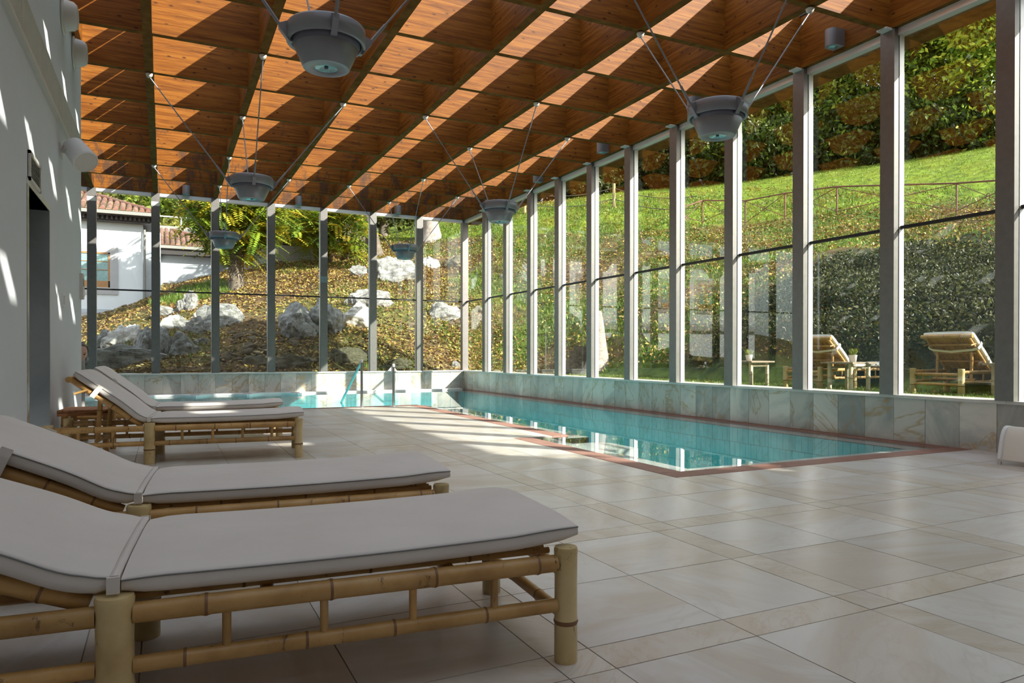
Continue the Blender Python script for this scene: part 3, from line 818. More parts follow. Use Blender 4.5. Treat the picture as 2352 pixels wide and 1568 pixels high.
    bp = [(p[0]+dx*(i/n)**1.3, p[1]+dz*(i/n)**1.3) for i, p in enumerate(bp)]
    q2 = []
    for (x_, z_) in bp:      # keep the underside of the cushion on top of the slats
        dd = (x_-hinge[0])*s_+(z_-hinge[2])*ct
        al_ = -(x_-hinge[0])*ct+(z_-hinge[2])*s_
        need = .033*min(1, max(0, al_)/.22)**.7
        if al_ > 0 and dd < need: x_ += s_*(need-dd); z_ += ct*(need-dd)
        q2.append((x_, z_))
    for it_ in range(4):
        q2 = [q2[0], q2[1]]+[((q2[i-1][0]+2*q2[i][0]+q2[i+1][0])/4, (q2[i-1][1]+2*q2[i][1]+q2[i+1][1])/4) for i in range(2, len(q2)-1)]+[q2[-1]]
    bp = q2
    bc = cushion(bp, LW+.02, .055, 'back_cushion', t, mf)
    # fabric tie between the cushions
    for yy in (-.012, LW+.012): MB().box(-.016, .012, yy-.004, yy+.004, .352, .392).build('tie', mf, t)
    tw = MB().sweep([[(x_, yq, zq) for x_ in (-.012, .022) for yq, zq in ()] or [(-.013, y_, .380), (.010, y_, .380), (.008, y_, .392+.006*math.sin(PI*y_/LW)), (-.011, y_, .392+.006*math.sin(PI*y_/LW))] for y_ in [LW*k/10 for k in range(11)]])
    tw.build('seam_strip', mf, t)
    # strap around the backrest
    st_ = MB(); ii = int(n*.72); px_, pz_ = bp[ii]; up_ = Vector((s_, 0, ct)); al = Vector((-ct, 0, s_)); c0 = Vector((px_, 0, pz_))
    loop = [(0, -.006, .062), (0, -.012, .03), (0, -.012, -.01), (0, -.008, -.05), (0, .06, -.075 if outdoor else -.062), (0, LW/2, -.11 if outdoor else -.066), (0, LW-.06, -.075 if outdoor else -.062), (0, LW+.012, -.04), (0, LW+.015, .03), (0, LW+.006, .062)]
    secs = []
    for q_, (_, y_, h_) in enumerate(loop):
        a_, b_ = loop[max(q_-1, 0)], loop[min(q_+1, len(loop)-1)]; ty, th_ = b_[1]-a_[1], b_[2]-a_[2]; ln_ = math.hypot(ty, th_) or 1
        nv = (Vector((0, 1, 0))*(th_/ln_)+up_*(-ty/ln_))*.0015
        c = c0+up_*h_+Vector((0, y_, 0)); secs.append([c-al*.020-nv, c+al*.020-nv, c+al*.020+nv, c-al*.020+nv])
    st_.sweep(secs, smooth=False).build('strap', mf, t)
    if outdoor: recolor(t, lambda s2: mb_ if s2.material in (M_bamboo, M_bambooleg) else s2.material)
    return t
RZ = -math.radians(4.6)
make_lounger((-.107, 1.958, 0), RZ, 21, 'bamboo sun lounger with cream cushion, nearest the viewer at bottom left')
make_lounger((-.087, 3.09, 0), RZ, 24, 'second bamboo sun lounger, mostly hidden behind the nearest one')
make_lounger((-.110, 6.70, 0), -math.radians(6.4), 37, 'bamboo sun lounger with raised back and strap, farther pair, front one')
make_lounger((-.085, 8.09, 0), RZ, 38, 'rearmost indoor sun lounger, its back rising behind the front one')
GZ = .385
for (u, v, lb, ad) in ((2208, 908.3, 'weathered bamboo lounger on the grass outside, right one with slack strap', 44), (1884, 894.8, 'weathered bamboo lounger on the grass outside, left one beside the low tables', 44)):
    X, Y = onz(u, v, GZ)
    o = make_lounger((X+.735, Y, GZ), 0, ad, lb, True)
o = make_lounger((9.3, 3.15, GZ), 0, 44, 'weathered bamboo lounger outside, cut off by the right picture edge', True)
# slatted side table between the far loungers
t = thing('side_table', 'low red-brown slatted side table between the two far loungers', 'table', (-.86, 7.50, 0), RZ, group='low side tables')
for k in range(9): MB().box(0.0+k*.049, .043+k*.049, 0, .50, .395, .413).build('slat', M_tabletop, t)
MB().box(0, .435, 0, .022, .36, .394).build('apron', M_tabletop, t)
for x in (.05, .38):
    for y in (.05, .45): bam('leg', (x, y, 0), (x, y, .395), .028, t, gap=.2, seed=4)
# outdoor tables and pots
def out_table(u, v, lb):
    X, Y = onz(u, v, GZ)
    t = thing('side_table', lb, 'table', (X-.05, Y-.06, GZ), 0, group='low side tables')
    for k in range(4): MB().box(-.02, .50, -.05+k*.14, .085+k*.14, .395, .42).build('plank', M_greywood, t)
    for x in (.05, .42):
        for y in (.04, .40): bam('leg', (x, y, 0), (x, y, .395), .03, t, M_bambooout, gap=.25, seed=5)
    for y in (.04, .40): bam('rail', (.07, y, .34), (.40, y, .34), .016, t, M_bambooout)
    return X, Y
def pot(X, Y, z, lb):
    t = thing('potted_grass', lb, 'potted plant', (X, Y, z), group='small potted grasses on the tables')
    MB().lathe([(0, 0), (.045, 0), (.060, .10), (.063, .103), (.057, .103), (.054, .09), (0, .088)], n=28).build('pot', M_whitepl, t)
    b_ = MB()
    for k in range(150):
        a = random.uniform(0, 2*PI); r = random.uniform(0, .045); l_ = random.uniform(.06, .12); ln = random.uniform(.0, .055)
        x0, y0 = r*math.cos(a), r*math.sin(a); x1, y1 = x0+ln*math.cos(a), y0+ln*math.sin(a); px_, py_ = -math.sin(a)*.003, math.cos(a)*.003
        b_.add([(x0-px_, y0-py_, .09), (x0+px_, y0+py_, .09), ((x0+x1)/2+px_, (y0+y1)/2+py_, .09+l_*.65), (x1, y1, .09+l_), ((x0+x1)/2-px_, (y0+y1)/2-py_, .09+l_*.65)], [(0, 1, 2, 3, 4)])
    tag(b_.build('grass_blades', M_grasspot, t), kind='stuff')
X1, Y1 = out_table(1722, 886.5, 'low grey wooden table outside, left one near the steel column')
pot(X1+.10, Y1+.12, GZ+.42, 'white pot with yellow-green grass on the left outdoor table')
X2, Y2 = out_table(1951, 898.5, 'low grey wooden table between the two outdoor loungers')
pot(X2+.22, Y2+.12, GZ+.42, 'white pot with yellow-green grass on the middle outdoor table')
X3, Y3 = out_table(2348, 912, 'low grey wooden table outside at the right picture edge')
pot(X3+.12, Y3+.10, GZ+.42, 'white pot with yellow-green grass at the right picture edge')

# ------------------------------------------------------------------ chrome pool rails
def rail(x, label, ext=1.6, h=.80, y=12.17, slope=True):
    t = thing('pool_handrail', label, 'handrail', (x, y, 0), group='chrome handrails at the pool entry')
    MB().tube((0, 0, 0), (0, 0, h), .0215, n=16).build('post', M_chrome, t)
    MB().lathe([(0, .016), (.045, .014), (.05, 0)], n=20).build('base_flange', M_chrome, t)
    if slope: MB().tube((0, 0, h), (0, ext, -.03), .0215, n=16).build('sloping_rail', M_chrome, t)
    else: MB().add([(-.10, .01, h-.10), (.07, .01, h-.10), (-.01, .01, h+.0), (-.10, .02, h-.10), (.07, .02, h-.10), (-.01, .02, h)], [(0, 1, 2), (5, 4, 3), (0, 3, 4, 1), (1, 4, 5, 2), (2, 5, 3, 0)]).build('fin', M_alu, t)
    MB().lathe([(0, .03), (.015, .027), (.026, .012), (.027, -.01), (.022, -.03)], c=(0, 0, h), n=16).build('elbow', M_alu, t)
rail(3.058, 'chrome pool handrail standing left of its twin')
rail(3.62, 'short chrome pool post with a small fin, right of the handrail', 1.6, .72, 12.17, False)
t = thing('pool_handrail', 'dark steel handrail post rising behind the end of the white wall', 'handrail', (-1.075, 12.2, 0), group='chrome handrails at the pool entry')
MB().tube((0, 0, 0), (0, 0, 1.10), .03, n=16).build('post', M_meshgrey, t)
MB().tube((0, 0, 1.06), (-.16, 0, 1.06), .012, n=10).build('hook', M_meshgrey, t)
MB().tube((-.16, 0, 1.06), (-.16, 1.2, .1), .02, n=12).build('sloping_rail', M_meshgrey, t)

# ------------------------------------------------------------------ white sling lounger cut off at right
X, Y = onz(2290, 1066, 0)
t = thing('sling_lounger', 'white fabric sling lounger with curved end at the right picture edge', 'sun lounger', (X, Y, 0), math.radians(-84))
prof = [(.0, .045), (.015, .10), (.032, .17), (.05, .23), (.075, .275), (.11, .305), (.15, .315), (.22, .305), (.34, .285), (.6, .27), (1.0, .27), (1.4, .28)]
WD = .62
def strip(y0, y1, th, mt, name, par, off=0, cut=0):
    secs = []
    for (a, b) in prof[cut:]:
        secs.append([(y0, a, b+off), (y1, a, b+off), (y1, a+.003, b+off-th), (y0, a+.003, b+off-th)])
    return MB().sweep(secs).build(name, mt, par)
fab = strip(.03, WD-.03, .004, M_fabric_out, 'sling_fabric', t, .0)
for y0 in (0, WD-.035):
    strip(y0, y0+.035, .022, M_whitepl, 'side_frame', t, .004)
    MB().box(y0+.003, y0+.028, -.004, .022, 0, .05).build('foot', M_cream, t)
    MB().box(y0+.003, y0+.028, 1.2, 1.235, 0, .27).build('leg', M_whitepl, t)
MB().box(.03, WD-.03, .008, .02, .06, .075).build('end_seam', M_cream, t)

# ------------------------------------------------------------------ person peeking from behind the wall
def skin_body(name, pts, edges, radii, mt, parent, lv=2):
    me = bpy.data.meshes.new(name); me.from_pydata(pts, edges, []); o = link(name, me, parent)
    md = o.modifiers.new('skin', 'SKIN'); md.use_smooth_shade = True
    for i, v_ in enumerate(me.skin_vertices[0].data): v_.radius = (radii[i], radii[i]*.85) if not isinstance(radii[i], tuple) else radii[i]; v_.use_root = (i == 0)
    s2 = o.modifiers.new('sub', 'SUBSURF'); s2.levels = lv; s2.render_levels = lv
    me.materials.append(mt); return o
stool = thing('stool', 'low white stool under the person behind the wall', 'stool', (-1.34, 10.72, 0))
MB().lathe([(0, .34), (.17, .34), (.18, .32), (.17, .30), (0, .30)], n=24).build('seat', M_whitepl, stool)
for k in range(3):
    a = k*2.1+.3; MB().tube((.12*math.cos(a), .12*math.sin(a), .30), (.17*math.cos(a), .17*math.sin(a), 0), .014, n=8).build('leg', M_whitepl, stool)
pe = thing('person', 'person with dark tied-back hair peeking out from behind the white wall', 'person', (-1.34, 10.72, 0))
B = {'pel': (0, 0, .43), 'wai': (.02, -.01, .56), 'che': (.06, -.02, .72), 'nk0': (.13, -.03, .80), 'nk1': (.165, -.035, .85),
     'sL': (.08, .13, .76), 'eL': (.12, .20, .54), 'wL': (.24, .10, .42), 'sR': (.05, -.19, .76), 'eR': (.12, -.26, .55), 'wR': (.22, -.14, .43),
     'hL': (.03, .10, .42), 'kL': (.36, .14, .45), 'aL': (.38, .14, .08), 'tL': (.52, .15, .035), 'hR': (.03, -.10, .42), 'kR': (.36, -.14, .45), 'aR': (.34, -.14, .08), 'tR': (.48, -.15, .035)}
K = list(B); E_ = [('pel', 'wai'), ('wai', 'che'), ('che', 'nk0'), ('nk0', 'nk1'), ('che', 'sL'), ('sL', 'eL'), ('eL', 'wL'), ('che', 'sR'), ('sR', 'eR'), ('eR', 'wR'), ('pel', 'hL'), ('hL', 'kL'), ('kL', 'aL'), ('aL', 'tL'), ('pel', 'hR'), ('hR', 'kR'), ('kR', 'aR'), ('aR', 'tR')]
Rr = dict(pel=.125, wai=.11, che=.125, nk0=.055, nk1=.05, sL=.05, eL=.036, wL=.026, sR=.05, eR=.036, wR=.026, hL=.085, kL=.055, aL=.035, tL=.028, hR=.085, kR=.055, aR=.035, tR=.028)
for k_ in K:
    x, y, z = B[k_]
    if k_[0] in 'ka' and len(k_) == 2: B[k_] = (x-.28 if False else x, y, z)
skin_body('body', [(-B[k][0]*.55 if k[0] in 'kat' and len(k) == 2 and k not in () else B[k][0]*.55, B[k][1], B[k][2]) for k in K], [(K.index(a), K.index(b)) for a, b in E_], [Rr[k] for k in K], M_skin, pe)
for wk, sgn in (('wL', 1), ('wR', -1)):
    wx, wy, wz = B[wk]; wx *= .55
    for f_ in range(5):
        dx = (-.02+.011*f_) if f_ < 4 else -.03
        skin_body('finger' if f_ < 4 else 'thumb', [(wx, wy, wz), (wx+dx, wy-.04, wz-.01), (wx+dx*1.3, wy-.075+.005*f_, wz-.03), (wx+dx*1.3, wy-.09+.006*f_, wz-.05)], [(0, 1), (1, 2), (2, 3)], [.012, .010, .009, .007], M_skin, pe, 1)
sw = MB().lathe([(.10, .37), (.135, .40), (.135, .46), (.115, .56), (.13, .70), (.12, .76), (.09, .78)], n=24).build('swimsuit', M_swim, pe)
# head: centre placed so that the brow, eye and nose show past the wall edge
hx, hz = onY(184.5, 812, 10.55)
hd = bpy.data.objects.new('head', None); 
def head_mesh():
    bm = bmesh.new(); bmesh.ops.create_icosphere(bm, subdivisions=4, radius=1)
    for v in bm.verts:
        x, y, z = v.co; f = max(0, -y)
        sx, sy, sz = .075, .095, .118
        jaw = 1-.32*max(0, -z)**1.3
        X_, Y_, Z_ = x*sx*jaw, y*sy*(1-.12*max(0, -z)), z*sz
        Y_ -= .022*math.exp(-((x/.16)**2+((z+.12)/.16)**2))*f*1.4          # nose
        Y_ -= .010*math.exp(-((x/.30)**2+((z+.52)/.10)**2))*f               # lips
        Y_ += .014*math.exp(-(((abs(x)-.34)/.17)**2+((z-.03)/.10)**2))*f    # eye sockets
        Y_ -= .006*math.exp(-((z-.22)/.10)**2)*f*(abs(x) < .6)               # brow
        Y_ -= .008*math.exp(-((x/.22)**2+((z+.85)/.16)**2))*f               # chin
        v.co = (X_, Y_, Z_)
    me = bpy.data.meshes.new('head'); bm.to_mesh(me); bm.free(); me.materials.append(M_skin)
    for p_ in me.polygons: p_.use_smooth = True
    return me
ho = link('head', head_mesh(), pe, loc=(hx+1.34, 10.55-10.72, hz), rot=(math.radians(4), math.radians(14), math.radians(14)))
def ell(c, r, nn=14):
    return [(c, r, nn)]
def ellipsoid(name, c, r, mt, parent, rot=(0, 0, 0), sub=3):
    bm = bmesh.new(); bmesh.ops.create_icosphere(bm, subdivisions=sub, radius=1)
    for v in bm.verts: v.co = Vector((v.co.x*r[0], v.co.y*r[1], v.co.z*r[2]))
    me = bpy.data.meshes.new(name); bm.to_mesh(me); bm.free(); me.materials.append(mt)
    for p_ in me.polygons: p_.use_smooth = True
    return link(name, me, parent, loc=c, rot=rot)
hb = bmesh.new(); bmesh.ops.create_icosphere(hb, subdivisions=4, radius=1)
for v in hb.verts:
    x, y, z = v.co; v.co = (x*.082, y*.102+.008, z*.122+.006)
bmesh.ops.delete(hb, geom=[v for v in hb.verts if v.co.y < -.02-.35*(v.co.z-.085) and v.co.z < .10 or v.co.z < -.05], context='VERTS')
me = bpy.data.meshes.new('hair'); hb.to_mesh(me); hb.free(); me.materials.append(M_hair)
for p_ in me.polygons: p_.use_smooth = True
link('hair', me, ho); ellipsoid('hair_bun', (0, .11, .03), (.04, .04, .04), M_hair, ho)
for sx in (-.027, .027):
    ellipsoid('eye', (sx, -.073, .004), (.018, .012, .0095), M_eye, ho, sub=2)
    MB().sweep([[(sx+dx_, -.089+abs(dx_)*.3, .024-abs(dx_)*.15), (sx+dx_, -.085, .030-abs(dx_)*.15), (sx+dx_, -.083, .024)] for dx_ in (-.019, -.008, .005, .018)]).build('eyebrow', M_hair, ho)
ellipsoid('mouth', (0, -.089, -.062), (.022, .008, .008), M_lip, ho, sub=2)
for sx in (-.073, .073): ellipsoid('ear', (sx, .01, -.005), (.010, .018, .03), M_skin, ho, sub=2)

# ------------------------------------------------------------------ terrain outside
CP = []
def cpz(x, y, z): CP.append((x, y, z))
def cpd(u, v, dep): CP.append(ondepth(u, v, dep))
def cpY(u, v, Y): x, z = onY(u, v, Y); CP.append((x, Y, z))
for y in (-4, 0, 4, 8, 12, 15): 
    for x in (7.4, 9.0, 10.2): cpz(x, y, GZ)
for x in (-4, -1, 2, 5, 7.5): cpz(x, 17.7, .30)
for (u, v, Y) in ((235, 790, 23), (300, 752, 24), (345, 718, 25), (400, 692, 26), (450, 668, 27), (500, 652, 28), (560, 655, 28), (620, 615, 30), (700, 600, 31), (760, 604, 31), (830, 578, 32), (900, 552, 33), (990, 542, 32), (1060, 500, 37),
                  (250, 835, 19.5), (330, 800, 20.5), (400, 780, 21), (460, 730, 23), (540, 800, 19.8), (540, 720, 23), (600, 700, 24), (650, 830, 18.8), (700, 780, 20), (700, 700, 23), (720, 650, 26), (800, 830, 18.8), (800, 750, 20.5), (850, 680, 23), (900, 800, 19.5), (930, 700, 22.5), (930, 620, 26), (1000, 830, 18.9), (1000, 740, 21.5), (1020, 640, 25.5), (1040, 570, 29)):
    cpY(u, v, Y)
for (u, v, d_) in ((1100, 842, 20.5), (1200, 850, 20.6), (1100, 700, 24), (1150, 600, 28), (1200, 500, 33), (1235, 472, 35), (1300, 700, 23.5), (1300, 600, 27.5), (1300, 464, 36), (1350, 800, 20.3), (1350, 858, 19.6), (1450, 440, 37.5), (1450, 600, 26), (1450, 750, 20), (1600, 428, 38.5), (1613, 516, 30), (1600, 640, 21.5), (1600, 800, 16.6), (1712, 519, 28.5), (1700, 416, 38.5), (1700, 620, 20.5), (1700, 760, 15.3), (1803, 504, 28), (1860, 394, 37.5), (1922, 492, 26), (1900, 600, 18), (1900, 700, 14.2), (2070, 369, 36.5), (2197, 493, 24), (2200, 600, 15.8), (2200, 700, 12.4), (2280, 336, 35.5), (2340, 320, 35), (2330, 490, 23), (2330, 650, 13.5)):
    cpd(u, v, d_)
for y in (3, 6, 9, 12): cpz(10.75-.02*y, y, GZ+.25); cpz(11.3, y, GZ+1.15)
for (x, y, z) in ((-8, 18, -.6), (-14, 18, -1), (-6, 24, .2), (-10, 30, .6), (-3, 27, 1.0), (2, 40, 5.2), (-4, 40, 4.5), (10, 50, 11), (0, 60, 9), (-15, 60, 8), (-20, 40, 3), (30, 5, 7.5), (45, 5, 11), (50, 30, 12), (40, 55, 12), (20, 60, 12), (20, -4, 4.0), (12, -4, 1.6), (35, -4, 9), (60, 60, 14), (60, 0, 13)): cpz(x, y, z)
CP = np.array(CP)
def rbf_fit(P):
    d = np.linalg.norm(P[:, None, :2]-P[None, :, :2], axis=2); n = len(P)
    A = np.zeros((n+3, n+3)); A[:n, :n] = -d; A[:n, :n] -= np.eye(n)*.02; A[:n, n] = 1; A[:n, n+1:] = P[:, :2]; A[n:, :n] = A[:n, n:].T
    return np.linalg.solve(A, np.concatenate([P[:, 2], np.zeros(3)]))
WT = rbf_fit(CP)
def vnoise(x, y, s, seed=0):
    # cheap value noise
    x = np.asarray(x)*s+seed*17.3; y = np.asarray(y)*s+seed*9.1
    xi, yi = np.floor(x).astype(int), np.floor(y).astype(int); fx, fy = x-xi, y-yi
    fx, fy = fx*fx*(3-2*fx), fy*fy*(3-2*fy)
    def hsh(a, b):
        h = (a*374761393+b*668265263+seed*144665) & 0x7fffffff; h = ((h ^ (h >> 13))*1274126177) & 0x7fffffff
        return ((h ^ (h >> 16)) & 0xffff)/65535.0
    return (hsh(xi, yi)*(1-fx)+hsh(xi+1, yi)*fx)*(1-fy)+(hsh(xi, yi+1)*(1-fx)+hsh(xi+1, yi+1)*fx)*fy
def H0(x, y):
    x = np.atleast_1d(np.asarray(x, float)); y = np.atleast_1d(np.asarray(y, float)); out = np.zeros(x.shape); n = len(CP)
    for a in range(0, x.size, 20000):
        s_ = slice(a, a+20000); d = np.hypot(x.flat[s_][:, None]-CP[None, :, 0], y.flat[s_][:, None]-CP[None, :, 1])
        out.flat[s_] = -d@WT[:n]+WT[n]+WT[n+1]*x.flat[s_]+WT[n+2]*y.flat[s_]
    flat = (x < 10.35) & (y < 15.5) & (x > 6)
    out = np.where(flat, GZ, out)
    rough = np.where((x > 10.6) | (y > 18.2), 1, 0)*np.where((x+y*.35 > 34) | (out > 7.2), .25, 1)
    out = out+rough*((vnoise(x, y, .9, 1)-.5)*.28+(vnoise(x, y, 2.6, 2)-.5)*.12)
    # the ground never rises above the sill right next to the building
    near = np.clip((y-17.6)/1.6, 0, 1); out = np.where((y > 17.2) & (x < 7.4), np.minimum(out, .44+near*6+0*out), out)
    return out
def hit(u, v, tmax=60):
    d = ray(u, v); T = np.linspace(15 if u < 1100 else 10, tmax, 1200); P = T[:, None]*d[None, :]; P[:, 2] += CAMH
    h = H0(P[:, 0], P[:, 1]); ok = (P[:, 2] < h) & ((P[:, 0] > 8) | (P[:, 1] > 17.6)); k = int(np.argmax(ok))
    if not ok[k]: k = len(T)-1
    return P[k], T[k]
gx = np.concatenate([np.arange(-30, -8, 1.2), np.arange(-8, 20, .35), np.arange(20, 66, .8)]); gy = np.concatenate([np.arange(-14, 2, 1.2), np.arange(2, 38, .35), np.arange(38, 80, 1.2)])
GX, GY = np.meshgrid(gx, gy); HZ = H0(GX.ravel(), GY.ravel()).reshape(GX.shape)
LAWNEDGE = lambda x, y: None
def region_cols(x, y, z):
    n1 = vnoise(x, y, .6, 3); n2 = vnoise(x, y, 2.2, 4); n = len(x); c = np.zeros((n, 3))
    brown = np.array([.16, .105, .05]); green = np.array([.10, .155, .022]); lawn = np.array([.17, .24, .018]); dark = np.array([.045, .05, .02])
    g = np.clip((n1-.35)*2.2, 0, 1)
    c[:] = brown*(1-g[:, None])+green*g[:, None]
    farl = (x < 7.5) & (y > 17); c[farl] = (brown*1.0)*(1-.45*g[farl, None])+green*.45*g[farl, None]
    lw = (z > 6.2) & (x > 9); c[lw] = lawn*(.85+.3*n2[lw, None])
    strip_ = (x < 10.6) & (y < 17) & (x > 6.8); c[strip_] = np.array([.13, .19, .03])*(.8+.4*n2[strip_, None])
    bank = (x > 10.3) & (x+.45*y < 24) & (y < 13) & (z < 6.0); c[bank] = dark
    return c
inside = (GX > XFL-.6) & (GX < 7.25) & (GY < 17.5)
idx = -np.ones(GX.shape, int); keep = ~((GX > XFL) & (GX < 6.9) & (GY < 17.2)); 
idx[keep] = np.arange(keep.sum())
HZ2 = HZ.copy(); HZ2[(GX < 7.35) & (GY < 17.6)] = np.minimum(HZ2[(GX < 7.35) & (GY < 17.6)], .2)
V = np.stack([GX[keep], GY[keep], HZ2[keep]], -1)
a = idx[:-1, :-1]; b = idx[:-1, 1:]; c = idx[1:, 1:]; d = idx[1:, :-1]
ok = (a >= 0) & (b >= 0) & (c >= 0) & (d >= 0); FQ = np.stack([a[ok], b[ok], c[ok], d[ok]], -1)
def color_mesh(name, V, F, C, mt, smooth=False):
    me = bpy.data.meshes.new(name); me.from_pydata(V.tolist() if not isinstance(V, list) else V, [], F.tolist() if not isinstance(F, list) else F)
    at = me.color_attributes.new('Col', 'FLOAT_COLOR', 'POINT'); cc = np.ones((len(V), 4), np.float32); cc[:, :3] = C; at.data.foreach_set('color', cc.ravel())
    me.materials.append(mt)
    if smooth: me.polygons.foreach_set('use_smooth', [True]*len(me.polygons))
    return me
gm = color_mesh('ground', V, FQ, region_cols(V[:, 0], V[:, 1], V[:, 2]), M_ground, True)
tag(link('ground', gm), 'hillside of grass, earth and leaves rising outside the windows', 'hillside', kind='structure')

# ---- scattered leaves and blades
def leaf_cloud(name, C, S, col, mt, elong=1.7, flat=None, parent=None, tilt=1.0, wide=.42):
    n = len(C); a = rng.normal(size=(n, 3)); 
    if flat is not None:
        nn = np.tile(np.array([0, 0, 1.0]), (n, 1))+rng.normal(size=(n, 3))*tilt*flat
    else: nn = rng.normal(size=(n, 3))
    nn /= np.linalg.norm(nn, axis=1)[:, None]; a -= (a*nn).sum(1)[:, None]*nn; a /= np.linalg.norm(a, axis=1)[:, None]; b = np.cross(nn, a)
    S = np.asarray(S)[:, None]
    V = np.stack([C-a*S*elong*.5, C+b*S*wide+nn*S*.12, C+a*S*elong*.5, C-b*S*wide+nn*S*.12], 1).reshape(-1, 3)
    F = np.arange(4*n).reshape(n, 4); me = color_mesh(name, V, F, np.repeat(col, 4, 0), mt)
    return link(name, me, parent)
def pal(n, cols, var=.25):
    cols = np.array(cols); c = cols[rng.integers(0, len(cols), n)]; return np.clip(c*(1+rng.uniform(-var, var, (n, 1))), 0, 1)
def scatter(n, x0, x1, y0, y1, cond=None):
    x = rng.uniform(x0, x1, n); y = rng.uniform(y0, y1, n); z = H0(x, y); k = np.ones(n, bool)
    if cond: k = cond(x, y, z)
    return x[k], y[k], z[k]
LIT = [(.40, .26, .07), (.48, .35, .09), (.26, .15, .06), (.20, .10, .04), (.50, .39, .18), (.32, .19, .09), (.42, .32, .05), (.16, .09, .04)]
x, y, z = scatter(95000, -4, 12, 17.7, 36, lambda x, y, z: (x < 9.5))
k = rng.uniform(size=len(x)) < np.clip(.35+1.3*vnoise(x, y, .5, 9), 0, 1); x, y, z = x[k], y[k], z[k]
tag(leaf_cloud('fallen_leaves', np.stack([x, y, z+.03+rng.uniform(0, .04, len(x))], -1), rng.uniform(.04, .085, len(x)), pal(len(x), LIT), M_litter, 1.6, .5), 'yellow and brown fallen leaves covering the rocky slope', 'leaves', kind='stuff')
x, y, z = scatter(110000, 7.5, 26, 3, 34, lambda x, y, z: ((x > 10.4) | (y > 15.5)) & (x+y > 19.5) & (z < 9))
k = rng.uniform(size=len(x)) < np.where(z < 6, .9, .25)*np.clip(1.3*vnoise(x, y, .6, 12), .25, 1); x, y, z = x[k], y[k], z[k]
tag(leaf_cloud('fallen_leaves', np.stack([x, y, z+.05+rng.uniform(0, .05, len(x))], -1), rng.uniform(.05, .09, len(x)), pal(len(x), LIT), M_litter, 1.5, .5), 'pale fallen leaves sprinkled over the grassy bank on the right', 'leaves', kind='stuff')
x, y, z = scatter(500, 7.4, 10.4, 3, 15)
tag(leaf_cloud('fallen_leaves', np.stack([x, y, z+.01], -1), rng.uniform(.04, .07, len(x)), pal(len(x), LIT), M_litter, 1.5, .3), 'few dry leaves on the lawn strip around the outdoor loungers', 'leaves', kind='stuff')
def blades(name, x, y, z, h, col, lean=.5, wd=.02):
    n = len(x); an = rng.uniform(0, 2*PI, n); dx, dy = np.cos(an), np.sin(an); L_ = rng.uniform(-lean, lean, (n, 2))*h[:, None]
    P = np.stack([x, y, z], -1); A = P+np.stack([dx*wd, dy*wd, 0*x-.02], -1); B_ = P-np.stack([dx*wd, dy*wd, 0*x+.02], -1); T_ = P+np.stack([L_[:, 0], L_[:, 1], h], -1)
    V = np.stack([A, B_, T_], 1).reshape(-1, 3); return link(name, color_mesh(name, V, np.arange(3*n).reshape(n, 3), np.repeat(col, 3, 0), M_leaf))
GR = [(.14, .24, .03), (.20, .30, .04), (.10, .17, .02), (.26, .32, .06)]
x, y, z = scatter(120000, 7.5, 27, 4, 34, lambda x, y, z: ((x > 10.6) | (y > 15.5)) & (z < 8.5) & (x+y > 19))
k = rng.uniform(size=len(x)) < np.clip(1.6*vnoise(x, y, .6, 3)-.15, 0, 1); x, y, z = x[k], y[k], z[k]
tag(blades('bank_grass', x, y, z, rng.uniform(.05, .16, len(x)), pal(len(x), GR), .6, .022), 'rough green grass growing on the bank behind the right windows', 'grass', kind='stuff')
x, y, z = scatter(26000, -3, 8, 17.8, 34); k = rng.uniform(size=len(x)) < np.clip(2.2*vnoise(x, y, .35, 7)-1.0, 0, 1); x, y, z = x[k], y[k], z[k]
tag(blades('slope_grass', x, y, z, rng.uniform(.06, .18, len(x)), pal(len(x), GR)), 'sparse grass tufts between the rocks of the far slope', 'grass', kind='stuff')
x, y, z = scatter(2600, -.4, 2.0, 25.5, 28.5); 
tag(blades('ridge_grass', x, y, z, rng.uniform(.10, .28, len(x)), pal(len(x), [(.10, .18, .02), (.16, .24, .03)])), 'bright green long grass on the ridge in front of the grey wing', 'grass', kind='stuff')
x, y, z = scatter(26000, 7.2, 10.5, 2.5, 16)
tag(blades('lawn_strip', x, y, z, rng.uniform(.02, .05, len(x)), pal(len(x), [(.16, .24, .03), (.22, .28, .05), (.12, .18, .03)]), .8, .006), 'short lawn strip carrying the outdoor loungers', 'grass', kind='stuff')
x, y, z = scatter(60000, 14, 46, 8, 46, lambda x, y, z: (z > 6.0) & (z < 13.5))
tag(blades('hill_lawn', x, y, z, rng.uniform(.04, .10, len(x)), pal(len(x), [(.20, .27, .018), (.25, .30, .025), (.15, .21, .015)]), .8, .02), 'bright mown lawn on top of the hill below the dark trees', 'lawn', kind='stuff')
# ---- creeping shrub that covers the bank behind the outdoor loungers
n = 120000; x = rng.uniform(10.5, 16.5, n); y = rng.uniform(1.0, 12.5, n); w_ = x+.42*y
k = (w_ < 20.0+1.2*vnoise(x, y, .8, 5)) ; x, y = x[k], y[k]; z = H0(x, y)
z = np.where(x < 11.5, rng.uniform(GZ+.08, np.maximum(z+.35, GZ+1.35)), z+rng.uniform(0, .30, len(x)))
IV = [(.025, .035, .010), (.05, .06, .015), (.09, .10, .025), (.15, .14, .06), (.035, .04, .018)]
tag(leaf_cloud('creeping_shrub', np.stack([x, y, z], -1), rng.uniform(.03, .06, len(x)), pal(len(x), IV), M_leaf, 1.6), 'dense dark creeping shrub covering the bank behind the outdoor loungers', 'shrub', kind='stuff')

